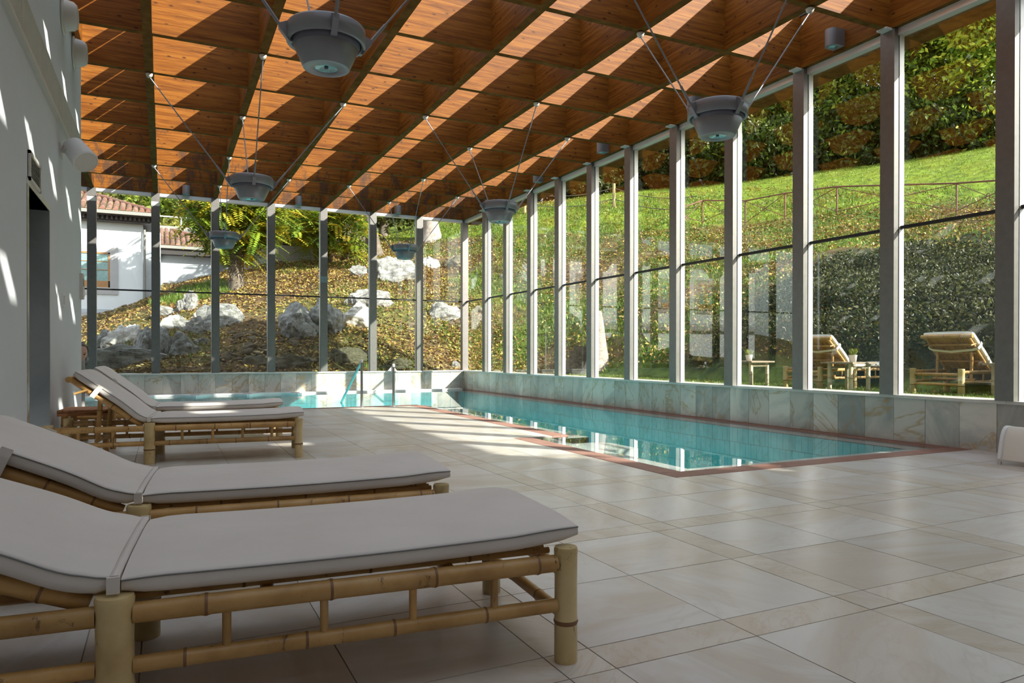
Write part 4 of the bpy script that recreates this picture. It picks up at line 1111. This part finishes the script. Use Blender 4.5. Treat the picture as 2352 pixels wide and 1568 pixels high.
# ---- rocks
def rock_mesh(seed, mt, rough=1.0, sub=4):
    bm = bmesh.new(); bmesh.ops.create_icosphere(bm, subdivisions=sub, radius=1); rs = random.Random(seed)
    planes = [(Vector((rs.gauss(0, 1), rs.gauss(0, 1), rs.gauss(0, .8))).normalized(), rs.uniform(.55, .85)) for _ in range(9)]
    off = Vector((rs.uniform(0, 50), rs.uniform(0, 50), rs.uniform(0, 50)))
    for v in bm.verts:
        p = v.co.copy()
        for nn, d_ in planes:
            q_ = p.dot(nn)
            if q_ > d_: p -= nn*(q_-d_)*.92
        if rough:
            f = noise.fractal(p*1.6+off, 1.0, 2.0, 5)*.22+abs(noise.noise(p*3.1+off))*.26-.07
            g_ = noise.noise(Vector((p.x*5, p.y*5, p.z*2.2))+off)*.06
            p *= 1+(f+g_)*rough
        v.co = p
    me = bpy.data.meshes.new('rock'); bm.to_mesh(me); bm.free(); me.materials.append(mt)
    for p_ in me.polygons: p_.use_smooth = rough < .5
    return me
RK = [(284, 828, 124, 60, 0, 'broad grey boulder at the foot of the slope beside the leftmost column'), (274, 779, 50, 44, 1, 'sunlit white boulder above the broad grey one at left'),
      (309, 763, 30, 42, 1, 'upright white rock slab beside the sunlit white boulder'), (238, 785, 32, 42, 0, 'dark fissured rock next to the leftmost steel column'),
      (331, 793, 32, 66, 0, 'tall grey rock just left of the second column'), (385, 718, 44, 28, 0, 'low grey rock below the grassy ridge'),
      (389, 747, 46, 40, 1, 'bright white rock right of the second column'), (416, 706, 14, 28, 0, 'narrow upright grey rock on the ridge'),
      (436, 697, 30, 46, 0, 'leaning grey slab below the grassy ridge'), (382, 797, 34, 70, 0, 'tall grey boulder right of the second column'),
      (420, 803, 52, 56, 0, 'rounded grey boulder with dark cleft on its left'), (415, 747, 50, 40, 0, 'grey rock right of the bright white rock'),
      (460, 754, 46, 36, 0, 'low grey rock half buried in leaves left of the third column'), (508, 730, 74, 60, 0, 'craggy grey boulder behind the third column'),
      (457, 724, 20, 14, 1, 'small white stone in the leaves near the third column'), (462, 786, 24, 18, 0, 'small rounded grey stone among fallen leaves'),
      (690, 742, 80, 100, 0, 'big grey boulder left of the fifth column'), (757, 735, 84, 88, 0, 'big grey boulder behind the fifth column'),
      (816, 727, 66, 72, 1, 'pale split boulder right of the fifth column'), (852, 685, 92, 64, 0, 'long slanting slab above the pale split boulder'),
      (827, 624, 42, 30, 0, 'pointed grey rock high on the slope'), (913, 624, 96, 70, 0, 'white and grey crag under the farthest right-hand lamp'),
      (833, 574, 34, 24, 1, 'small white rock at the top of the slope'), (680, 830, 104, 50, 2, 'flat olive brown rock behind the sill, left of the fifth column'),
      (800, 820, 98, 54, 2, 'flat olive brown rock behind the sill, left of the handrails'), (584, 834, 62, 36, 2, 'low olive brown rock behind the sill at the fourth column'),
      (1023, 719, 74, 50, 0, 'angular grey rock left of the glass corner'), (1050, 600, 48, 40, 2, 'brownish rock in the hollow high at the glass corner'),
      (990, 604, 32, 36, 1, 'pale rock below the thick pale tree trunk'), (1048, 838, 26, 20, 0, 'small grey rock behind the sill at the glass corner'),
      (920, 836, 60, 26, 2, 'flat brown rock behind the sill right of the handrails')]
for s_, (u, v, w_, h_, mt_, lb) in enumerate(RK):
    P, T_ = hit(u, v+h_*.30); sx = w_*T_/F_PX/2*1.12; sz = h_*T_/F_PX/2*1.15
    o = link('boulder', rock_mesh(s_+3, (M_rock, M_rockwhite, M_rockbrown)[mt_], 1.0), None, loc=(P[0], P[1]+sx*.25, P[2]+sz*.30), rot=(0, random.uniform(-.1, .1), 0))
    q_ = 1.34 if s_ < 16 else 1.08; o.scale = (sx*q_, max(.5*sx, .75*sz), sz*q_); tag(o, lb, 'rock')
    o.rotation_euler.z = -math.atan2(P[0], P[1])*.8
pbm = [rock_mesh(200+k, M_pebble, .35, 3) for k in range(6)]
for k in range(46):
    u = random.uniform(515, 690); v = random.uniform(768, 838)
    if u > 640: v = random.uniform(760, 795)
    P, T_ = hit(u, v); s_ = random.uniform(.06, .15)
    o = link('stone', pbm[k % 6], None, loc=(P[0], P[1], P[2]+s_*.2)); o.scale = (s_*random.uniform(1, 1.5), s_, s_*random.uniform(.5, .8)); o.rotation_euler = (0, random.uniform(-.3, .3), random.uniform(0, 3))
    tag(o, 'small brown stone in the heap at the foot of the slope', 'stone', 'brown stones heaped on the slope')
for k, (u, v) in enumerate(((1045, 735), (1052, 742), (1036, 746), (945, 748), (955, 760))):
    P, T_ = hit(u, v); o = link('stone', pbm[k], None, loc=tuple(P)); o.scale = (.15, .13, .11); tag(o, 'small brown stone lying in the leaves left of the glass corner', 'stone', 'brown stones by the corner')
# tree stump and leaning trunk base by the bank
P, T_ = hit(1340, 846); 
st = thing('tree_stump', 'grey weathered tree stump on the grass behind the right windows', 'stump', (P[0], P[1], P[2]-.1))
def trunk_mesh(r0, r1, h, seed, mt, flare=1.5, n=24, bend=.1):
    mb = MB(); secs = []; rs = random.Random(seed)
    for k in range(13):
        t_ = k/12; r = (r0+(r1-r0)*t_)*(1+(flare-1)*math.exp(-t_*h/.35)); sec = []
        cx_, cy_ = bend*math.sin(t_*2)*h*.2, bend*t_*t_*h*.2
        for j in range(n):
            a_ = 2*PI*j/n; rr = r*(1+.13*noise.noise(Vector((math.cos(a_)*2+seed, math.sin(a_)*2, t_*h*.8))))
            sec.append((cx_+rr*math.cos(a_), cy_+rr*math.sin(a_), t_*h))
        secs.append(sec)
    mb.sweep(secs); return mb.mesh('trunk', mt)
link('trunk', trunk_mesh(.33, .24, .72, 1, M_bark, 1.15), st); link('broken_side', trunk_mesh(.25, .12, .60, 2, M_bark, 1.1), st, loc=(-.28, 0, 0))
P, T_ = hit(1372, 850)
o = link('trunk_remnant', trunk_mesh(.30, .10, 1.7, 5, M_barkpale, 1.6), None, loc=(P[0], P[1], P[2]-.1)); tag(o, 'tall pale split trunk remnant behind the grey stump', 'trunk')

# ---- fences on the hill
fx = []
for (u, v) in ((2352, 492), (2197, 493), (1922, 493), (1803, 504), (1712, 519), (1613, 516), (1540, 545)):
    P, _ = hit(u, v, 45); fx.append(Vector(P))
fx = [fx[0]+(fx[0]-fx[1])*.9]+fx
fn = thing('metal_fence', 'rust red metal fence with crossed braces along the hillside', 'fence', tuple(fx[2])); O = fx[2]; HF = 1.02
for p in fx: MB().tube(p-O, p-O+Vector((0, 0, HF)), .028, n=8).build('post', M_rustfence, fn)
for a, b in zip(fx[:-1], fx[1:]):
    MB().tube(a-O+Vector((0, 0, HF)), b-O+Vector((0, 0, HF)), .028, n=8).build('top_rail', M_rustfence, fn)
    nb = max(1, round((b-a).length/3.0))
    for q_ in range(nb):
        A = a.lerp(b, q_/nb)-O; B_ = a.lerp(b, (q_+1)/nb)-O; Z = Vector((0, 0, HF-.02)); z0 = Vector((0, 0, .12))
        MB().tube(A+z0, B_+Z, .013, n=6).build('brace', M_rustfence, fn); MB().tube(A+Z, B_+z0, .013, n=6).build('brace', M_rustfence, fn)
        cpt = (A+B_)/2+(Z+z0)/2; ring = MB(); dd = (B_-A).normalized(); dd.z = 0
        for r_ in range(12):
            a0, a1 = r_*PI/6, (r_+1)*PI/6
            ring.tube(cpt+(dd*math.cos(a0)+Vector((0, 0, math.sin(a0))))*.09, cpt+(dd*math.cos(a1)+Vector((0, 0, math.sin(a1))))*.09, .012, n=5)
        ring.build('ring', M_rustfence, fn)
P, _ = hit(1410, 478); P = Vector(P); P2, _ = hit(1240, 478); P2 = Vector(P2); P3, _ = hit(1600, 500, 45); P3 = Vector(P3); P0, _ = hit(1205, 490); P0 = Vector(P0)
rf = thing('rope_fence', 'rope fence with round timber posts at the edge of the upper lawn', 'fence', tuple(P))
for q_ in (P, P0): MB().tube(q_-P, q_-P+Vector((0, 0, 1.15)), .075, n=12).build('post', M_post, rf)
for hh_ in (.95, .45):
    for a, b in ((P, P0), (P, P3)):
        rm = MB(); pr_ = None
        for k in range(13):
            t_ = k/12; q_ = a.lerp(b, t_)-P+Vector((0, 0, hh_-.5*4*t_*(1-t_)*.5))
            if pr_ is not None: rm.tube(pr_, q_, .018, n=5, cap=False)
            pr_ = q_
        rm.build('rope', M_rope, rf)

# ------------------------------------------------------------------ trees
def crown(name, parent, c, R, n, size, cols, blobs=14, seed=0, elong=1.6, shell=.55, squash=1.0):
    rs = np.random.default_rng(seed); bc = rs.normal(size=(blobs, 3)); bc /= np.linalg.norm(bc, axis=1)[:, None]; bc *= rs.uniform(.25, .8, (blobs, 1))
    br = rs.uniform(.28, .50, blobs); w_ = br**2; w_ /= w_.sum(); k = rs.choice(blobs, n, p=w_)
    d = rs.normal(size=(n, 3)); d /= np.linalg.norm(d, axis=1)[:, None]; rr = rs.uniform(shell, 1.0, n)**.7
    P = bc[k]+d*(br[k]*rr*(1+.25*np.sin(d[:, 0]*7+k)*np.cos(d[:, 2]*6)))[:, None]; R = np.array(R); P = P*R[None, :]+np.array(c)[None, :]
    return leaf_cloud(name, P, rs.uniform(.6, 1.3, n)*size, pal(n, cols), M_leaf, elong, parent=parent)
def tree(label, base, h, R, n, size, cols, group=None, tr=.22, mt=None, seed=0, low=.15, blobs=16, name='broadleaf_tree'):
    t = thing(name, label, 'tree', tuple(base), group=group)
    link('trunk', trunk_mesh(tr, tr*.5, h*.6, seed, mt or M_bark), t)
    bm_ = MB(); rs = random.Random(seed)
    for k in range(6):
        a = k*1.05+rs.random(); z0 = h*rs.uniform(.25, .55); bm_.tube((0, 0, z0), (math.cos(a)*R[0]*.6, math.sin(a)*R[1]*.6, z0+h*.25), tr*.3, tr*.08, n=7)
    bm_.build('branches', mt or M_bark, t)
    crown('foliage', t, (0, 0, low*h+R[2]), R, n, size, cols, blobs, seed)
    return t
HG = [(.12, .19, .02), (.18, .26, .03), (.26, .33, .035), (.07, .11, .015), (.36, .38, .05)]
HY = [(.28, .40, .03), (.42, .50, .05), (.13, .22, .02), (.56, .54, .06)]
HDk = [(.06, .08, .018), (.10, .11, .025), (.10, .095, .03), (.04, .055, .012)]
hedge = [(2420, 330, 36, 17, (6.5, 5, 8.5), HY, 'yellow-green tree on the hill at the far right edge'), (2240, 338, 38, 19, (6.5, 5, 10), HY, 'large yellow-green tree behind the lawn, seen beside the nearest right column'),
         (2080, 362, 39, 18, (6, 5, 9.3), HG, 'tall dense green tree behind the lawn, between the two nearest columns'), (1950, 380, 39.5, 17, (5.5, 5, 8.8), HG, 'dense green tree left of the tall green one on the hill'),
         (1830, 395, 40, 16.5, (5.2, 4.5, 8.4), HG, 'dense green tree behind the hill fence, in the third bay'), (1720, 408, 40.5, 15, (4.6, 4.5, 7.6), HG, 'green tree above the lawn behind the near right lamp'),
         (1620, 420, 41, 14, (4.2, 4, 7.2), HDk, 'dark tree at the top of the lawn in the fifth bay'), (1530, 428, 41.5, 11, (3.4, 3.6, 5.4), HDk, 'dark low tree beside the gap of sky'),
         (1400, 440, 41.5, 8.5, (4.5, 3.5, 4.2), HDk, 'dark shrubby tree behind the rope fence post'), (1290, 455, 41, 8.5, (4.5, 3.5, 4.2), HDk, 'dark shrubby tree at the left end of the upper lawn')]
for k, (u, v, d_, h_, R, cs, lb) in enumerate(hedge):
    x, y, z = ondepth(u, v, d_); z = float(H0(x, y)[0]) if abs(float(H0(x, y)[0])-z) < 3 else z
    q_ = tree(lb, (x, y, z-.3), h_, R, 26000 if h_ > 12 else 14000, .175, cs, 'trees along the top of the lawn', .3, seed=30+k, low=-.02*h_/R[2] if False else -.07, blobs=26)
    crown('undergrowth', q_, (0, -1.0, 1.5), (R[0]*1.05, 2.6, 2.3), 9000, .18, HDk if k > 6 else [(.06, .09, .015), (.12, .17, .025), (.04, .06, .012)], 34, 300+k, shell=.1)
# woods above the upper left lawn, behind the sumac trees
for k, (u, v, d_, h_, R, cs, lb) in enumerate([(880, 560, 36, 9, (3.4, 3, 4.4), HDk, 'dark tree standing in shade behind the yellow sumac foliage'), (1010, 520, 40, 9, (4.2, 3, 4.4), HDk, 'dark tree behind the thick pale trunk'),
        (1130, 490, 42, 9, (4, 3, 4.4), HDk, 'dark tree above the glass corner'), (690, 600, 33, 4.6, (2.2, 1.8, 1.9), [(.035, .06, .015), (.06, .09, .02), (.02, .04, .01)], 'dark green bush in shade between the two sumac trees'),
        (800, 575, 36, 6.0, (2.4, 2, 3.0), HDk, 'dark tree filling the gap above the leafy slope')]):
    x, y, z = ondepth(u, v, d_); tree(lb, (x, y, z-.3), h_, R, 9000, .20, cs, 'dark trees above the rocky slope', .25, seed=60+k, low=.02)
for (u0, v0, u1, v1, d_, r_, mt_, lb) in ((862, 590, 838, 400, 32, .30, M_bark, 'leaning dark brown tree trunk behind the sumac leaves'), (835, 580, 826, 400, 33, .22, M_bark, 'second dark trunk left of the leaning one'), (992, 548, 984, 380, 31, .34, M_barkpale, 'thick pale tree trunk rising from the leafy slope')):
    P, T_ = hit(u0, v0) if v0 < 700 else (None, None); Q = ondepth(u1, v1, T_); P = Vector(P); Q = Vector(Q); dq = Q-P
    t = thing('bare_trunk_tree', lb, 'tree', tuple(P-Vector((0, 0, .3)))); secs = []
    for k in range(11):
        f = k/10; c_ = dq*f*1.25; r = r_*(1-.35*f)*(1+.9*math.exp(-f*9)); secs.append([(c_.x+r*math.cos(j*PI/10)*(1+.08*math.sin(j*3+k)), c_.y+r*math.sin(j*PI/10), c_.z) for j in range(20)])
    MB().sweep(secs).build('trunk', mt_, t)
    crown('foliage', t, (dq.x*1.2, dq.y*1.2, dq.z*1.25+1.5), (2.6, 2.2, 1.8), 3500, .18, HDk, 12, int(u0))
# sumac / tree of heaven with feather leaves
def frond_cloud(name, parent, n, region, cols, seed, L=(.45, .8)):
    rs = np.random.default_rng(seed); Vs = []; Cs = []
    for k in range(n):
        c = region(rs); an = rs.uniform(0, 2*PI); el = rs.uniform(-.7, .35); ln = rs.uniform(*L)
        d = np.array([math.cos(an)*math.cos(el), math.sin(an)*math.cos(el), math.sin(el)]); sd = np.cross(d, [0, 0, 1.0]); sd /= np.linalg.norm(sd); nn = np.cross(sd, d)
        col = np.array(cols[rs.integers(len(cols))])*rs.uniform(.75, 1.25); m_ = 8
        for j in range(m_):
            f = (j+1)/m_; p = c+d*ln*f+np.array([0, 0, -.25*ln*f*f]); ll = .22*(1-.55*abs(f-.45)); 
            for s_ in (-1, 1):
                q_ = sd*s_*.9+d*.45+np.array([0, 0, -.25]); q_ /= np.linalg.norm(q_); w__ = np.cross(q_, nn); w__ /= np.linalg.norm(w__)
                Vs += [p, p+q_*ll*.5+w__*ll*.22, p+q_*ll, p+q_*ll*.5-w__*ll*.22]; Cs += [col]*4
    V = np.array(Vs); F = np.arange(len(V)).reshape(-1, 4)
    return link(name, color_mesh(name, V, F, np.clip(np.array(Cs), 0, 1), M_leaf), parent)
SU = [(.26, .36, .035), (.36, .42, .05), (.58, .46, .04), (.14, .24, .03), (.10, .18, .02), (.08, .14, .02), (.66, .52, .05), (.28, .36, .05)]
def sumac(label, u, v, uc, vc, ru, rv, n, seed, dep_off=0):
    P, T_ = hit(u, v); x, y, z = P; cx_, cy_, cz_ = ondepth(uc, vc, T_-1.5+dep_off); R = (ru*T_/F_PX, 1.3, rv*T_/F_PX)
    t = thing('sumac_tree', label, 'tree', (x, y, z-.2))
    lc = Vector((cx_-x, cy_-y, cz_-z)); tb = MB(); rs_ = random.Random(seed)
    secs = []
    for k in range(10):
        f = k/9; c_ = Vector((0, 0, 0)).lerp(lc, f*.9); c_.z = (cz_-z)*.95*f; r = .17*(1-.6*f)*(1+.5*math.exp(-f*6)); secs.append([(c_.x+r*math.cos(j*PI/6), c_.y+r*math.sin(j*PI/6), c_.z) for j in range(12)])
    tb.sweep(secs); tb.build('trunk', M_bark, t)
    bb = MB()
    for k in range(9):
        a = k*.7; st_ = lc*.6; st_.z = (cz_-z)*.55; en = lc+Vector((math.cos(a)*R[0]*.8, math.sin(a)*R[1]*.8, rs_.uniform(-.6, .8)*R[2])); bb.tube(st_, en, .045, .015, n=6)
    bb.build('branches', M_bark, t)
    def reg(rs):
        d = rs.normal(size=3); d /= np.linalg.norm(d); return np.array([lc.x, lc.y, lc.z])+d*np.array(R)*rs.uniform(.25, 1)**.6
    frond_cloud('foliage', t, n, reg, SU, seed)
    sc_ = MB()
    for k in range(10):
        p = Vector((lc.x+rs_.uniform(-.8, .8)*R[0], lc.y+rs_.uniform(-1, .2)*R[1], lc.z+rs_.uniform(-.6, .7)*R[2]))
        for q_ in range(26): d = Vector((rs_.gauss(0, .09), rs_.gauss(0, .09), rs_.gauss(0, .14))); sc_.add([p+d, p+d+Vector((.03, 0, .01)), p+d+Vector((.0, .02, .05))], [(0, 1, 2)])
    tag(sc_.build('seed_clusters', M_bark, t), kind='stuff')
sumac('left sumac tree with yellow and green feather leaves', 545, 662, 545, 462, 112, 118, 1050, 1)
sumac('right sumac tree with yellow and green feather leaves', 757, 606, 730, 480, 100, 84, 700, 2)
sumac('small sumac with yellow fronds beside the dark trunks', 790, 600, 800, 510, 42, 62, 160, 3, -1.5)
P, _ = hit(541, 668)
t = thing('shaggy_trunk', 'shaggy brown palm-like trunk in front of the grey wing', 'tree', (P[0], P[1], P[2]-.2), None or 0)
link('trunk', trunk_mesh(.24, .24, 2.4, 9, M_bark, 1.1), t)
sh = MB()
for k in range(260):
    a = random.uniform(0, 2*PI); z = random.uniform(.1, 2.4); r = .24; px_, py_ = math.cos(a), math.sin(a); q_ = Vector((px_*r, py_*r, z)); sd_ = Vector((-py_, px_, 0))*.03
    sh.add([q_-sd_, q_+sd_, q_+Vector((px_*.10, py_*.10, random.uniform(-.25, .18)))], [(0, 1, 2)])
tag(sh.build('fibre', M_bark, t), kind='stuff')
# far woods on the hill behind the houses
WD_ = [(.16, .18, .035), (.24, .25, .05), (.33, .32, .07), (.10, .13, .03), (.38, .34, .09)]
wl = [(200, 500, 62, 9), (262, 485, 66, 11), (330, 520, 60, 10), (395, 520, 58, 10), (440, 470, 68, 13), (478, 540, 56, 9), (545, 520, 60, 11), (620, 510, 62, 12), (700, 500, 62, 12), (780, 490, 60, 11), (300, 440, 78, 14), (420, 420, 80, 16), (150, 470, 74, 10)]
WL = ['autumn tree above the left end of the tiled roof', 'yellow-green tree above the middle of the house roof', 'tree right of the house roof', 'green tree right above the second column', 'tall tree high up between the second and third columns',
      'yellow tree just above the white railing', 'tree hidden behind the left sumac', 'tree behind the fourth column', 'tree behind the fourth bay', 'tree behind the fifth bay', 'dark distant tree left of the second column', 'highest distant tree right of the second column', 'tree just past the white wall edge']
for k, (u, v, d_, h_) in enumerate(wl):
    x, y, z = ondepth(u, v+40, d_); R = (4.6, 4, h_*.5)
    tree(WL[k]+', woods behind the houses', (x, y, z-h_*.35), h_, R, 5200, .34, WD_ if k % 3 else HG, 'woods behind the houses', .3, seed=90+k, low=.0, blobs=18)

# ------------------------------------------------------------------ white house
def tile_roof(parent, x0, x1, y_eave, z_eave, pitch, run, hipR, hipL=None, limit=300):
    th = math.radians(pitch); ct, st_ = math.cos(th), math.sin(th)
    # tile: half barrel, 0.42 long, 0.20 wide
    mb = MB(); secs = []
    for k, (yy, r) in enumerate(((0, .085), (.0, .098), (.44, .080))):
        sec = []
        for j in range(7): a = PI*j/6; sec.append((r*math.cos(a), yy*ct-0, yy*st_+r*math.sin(a)))
        secs.append(sec)
    mb.sweep(secs[1:], closed=False, cap=False); mb.add(secs[1], [tuple(range(7))])
    me = mb.mesh('roof_tile', M_tile); n_ = 0; far_ = MB()
    pitchx = .215; x = x0+.1
    while x < x1:
        dr = (x1-x) if hipR else 99
        L_ = min(run, dr/ct*1.0 if hipR else run); s_ = 0
        while s_ < L_:
            pos = (x, y_eave+s_*ct, z_eave+s_*st_+random.uniform(0, .012))
            if x > -5.2 and n_ < limit: link('roof_tile', me, parent, loc=pos, rot=(0, 0, random.uniform(-.04, .04))); n_ += 1
            else: far_.add([(v_[0]+pos[0], v_[1]+pos[1], v_[2]+pos[2]) for v_ in mb.v], mb.f)
            s_ += .36
        x += pitchx
    if far_.v: tag(far_.build('distant_tiles', M_tile, parent), kind='stuff')
    Z = lambda s__: z_eave+s__*st_-.01
    if hipR: poly = [(x0, y_eave, Z(0)), (x1, y_eave, Z(0)), (x1-run*ct, y_eave+run*ct, Z(run)), (x0, y_eave+run*ct, Z(run))]
    else: poly = [(x0, y_eave, Z(0)), (x1, y_eave, Z(0)), (x1, y_eave+run*ct, Z(run)), (x0, y_eave+run*ct, Z(run))]
    MB().add(poly, [(0, 1, 2, 3)]).build('roof_deck', M_moss, parent)
    if hipR:
        hp = MB(); a = Vector((x1, y_eave, Z(0)+.05)); b = Vector((x1-run*ct, y_eave+run*ct, Z(run)+.08)); hp.tube(a, b, .09, n=10)
        hp.build('hip_ridge', M_tile, parent)
        MB().add([(x1, y_eave, Z(0)), (x1, y_eave+2*run*ct, Z(0)), (x1-run*ct, y_eave+run*ct, Z(run))], [(0, 1, 2)]).build('side_roof', M_tile, parent)
YH = 30.5; HXc = -.715
house = thing('white_house', 'white rendered house with clay tile roof and oak windows', 'house', (0, 0, 0))
MB().box(-16, HXc, YH, YH+8, -2, 5.80).build('facade', M_white_house, house)
mb = MB(); mb.box(-16.3, HXc+.35, YH-.35, YH+8, 5.80, 5.98); mb.box(-16.3, HXc+.42, YH-.60, YH+8, 5.98, 6.10)
k = -7.0
while k < HXc+.3: mb.box(k, k+.07, YH-.50, YH-.02, 5.86, 5.98); k += .15
mb.build('eaves', M_roofdark, house)
MB().box(-16.3, HXc+.5, YH-.72, YH-.60, 6.02, 6.14).build('gutter', M_meshgrey, house)
tile_roof(house, -9, HXc+.42, YH-.66, 6.16, 22, 3.6, True)
mb = MB(); mb.box(-16, HXc+.10, YH-.14, YH+1, 2.30, 2.44); mb.box(-16, HXc+.18, YH-.24, YH+1, 2.16, 2.30); mb.build('stone_course', M_stonetrim, house)
MB().box(-16, HXc+.02, YH-.03, YH+.5, 2.44, 2.56).build('base_strip', M_grey_house, house)
MB().tube((HXc+.06, YH-.08, 5.6), (HXc+.06, YH-.08, 2.5), .045, n=10).build('downpipe', M_meshgrey, house)
def house_window(xc, zc, w_=1.06, h_=1.30):
    fr_ = MB(); e = .26
    fr_.box(xc-w_/2-e, xc+w_/2+e, YH-.05, YH+.02, zc+h_/2, zc+h_/2+e); fr_.box(xc-w_/2-e, xc+w_/2+e, YH-.05, YH+.02, zc-h_/2-e, zc-h_/2)
    fr_.box(xc-w_/2-e, xc-w_/2, YH-.05, YH+.02, zc-h_/2, zc+h_/2); fr_.box(xc+w_/2, xc+w_/2+e, YH-.05, YH+.02, zc-h_/2, zc+h_/2)
    W_ = fr_.build('window', M_stonetrim, house)
    MB().box(xc-w_/2, xc+w_/2, YH-.012, YH-.004, zc-h_/2, zc+h_/2).build('pane', M_curtain, W_)
    sm_ = MB(); b_ = .06
    for (a0, a1) in ((xc-w_/2, xc), (xc, xc+w_/2)):
        sm_.box(a0, a1, YH-.04, YH-.01, zc+h_/2-b_, zc+h_/2); sm_.box(a0, a1, YH-.04, YH-.01, zc-h_/2, zc-h_/2+.24); sm_.box(a0, a0+b_, YH-.04, YH-.01, zc-h_/2, zc+h_/2); sm_.box(a1-b_, a1, YH-.04, YH-.01, zc-h_/2, zc+h_/2)
        for q_ in (.50, .74): sm_.box(a0, a1, YH-.035, YH-.01, zc-h_/2+h_*q_-.012, zc-h_/2+h_*q_+.012)
    sm_.build('sash', M_winwood, W_)
for xc in (-2.33, -4.9, -7.4, -9.9, -12.4): house_window(xc, 4.02)
wing = thing('grey_wing', 'lower grey-white wing with tiled roof beside the white house', 'house', (0, 0, 0)); YW = 34.0
MB().box(HXc-2, 1.86, YW, YW+6, -1, 5.18).build('facade', M_grey_house, wing)
MB().box(1.86, 2.9, YW+.5, YW+6, 1, 5.0).build('side_block', M_grey_house, wing)
MB().box(HXc, HXc+.6, YH+.4, YW, 0, 5.6).build('link_wall', M_grey_house, wing)
MB().box(HXc-2, 2.95, YW-.45, YW+6, 5.12, 5.42).build('eaves', M_roofdark, wing)
MB().box(HXc-2, 3.05, YW-.56, YW-.45, 5.36, 5.48).build('gutter', M_meshgrey, wing)
tile_roof(wing, HXc-1.2, 3.1, YW-.5, 5.50, 20, 2.9, True, limit=300)
tr_ = thing('terrace_wall', 'concrete terrace wall with white railing behind the tiled wing', 'wall', (0, 0, 0)); YT = 40.0
MB().box(-6, 4.6, YT, YT+.4, 2, 7.35).build('wall', M_concrete, tr_)
for x in np.arange(-5.5, 3.2, 1.05): MB().tube((float(x), YT+.2, 7.35), (float(x), YT+.2, 7.85), .03, n=8).build('post', M_whitepl, tr_)
MB().tube((-6, YT+.2, 7.85), (3.0, YT+.2, 7.85), .035, n=8).build('handrail', M_whitepl, tr_)
cb = thing('retaining_wall', 'grey concrete block wall behind the left sumac tree', 'wall', (0, 0, 0))
x0, z0 = onY(552, 660, 31); x1, z1 = onY(628, 560, 31)
for r_ in range(4):
    for c_ in range(5):
        xa = x0+c_*.62+(.31 if r_ % 2 else 0); MB().box(xa, xa+.61, 31, 31.4, z0-.4+r_*.56, z0+.15+r_*.56).build('block', M_concrete, cb)

# ------------------------------------------------------------------ unseen trees placed right of the viewer to shade the near floor
def shade_tree(label, x, y, zt, R, n, size, seed, tr=.25):
    z0 = float(H0(x, y)[0])-.2; t = thing('unseen_shade_tree', label, 'tree', (x, y, z0), group='unseen shade trees beside the hall, right of the viewer')
    link('trunk', trunk_mesh(tr, tr*.5, max(.8, zt-R[2]*1.4-z0), seed, M_bark), t)
    crown('foliage', t, (0, 0, zt-R[2]-z0), R, n, size, HG, 20, seed, shell=.1)
for k in range(6): shade_tree('unseen dense evergreen placed beside the hall for shade, number %s from the near end' % ['one', 'two', 'three', 'four', 'five', 'six'][k], 9.9+.2*(k % 2), -2.0-1.5*k, 5.6 if k < 2 else 9.5, (1.6, 1.7, 3.2 if k < 2 else 5.0), 11000, .20, 400+k)
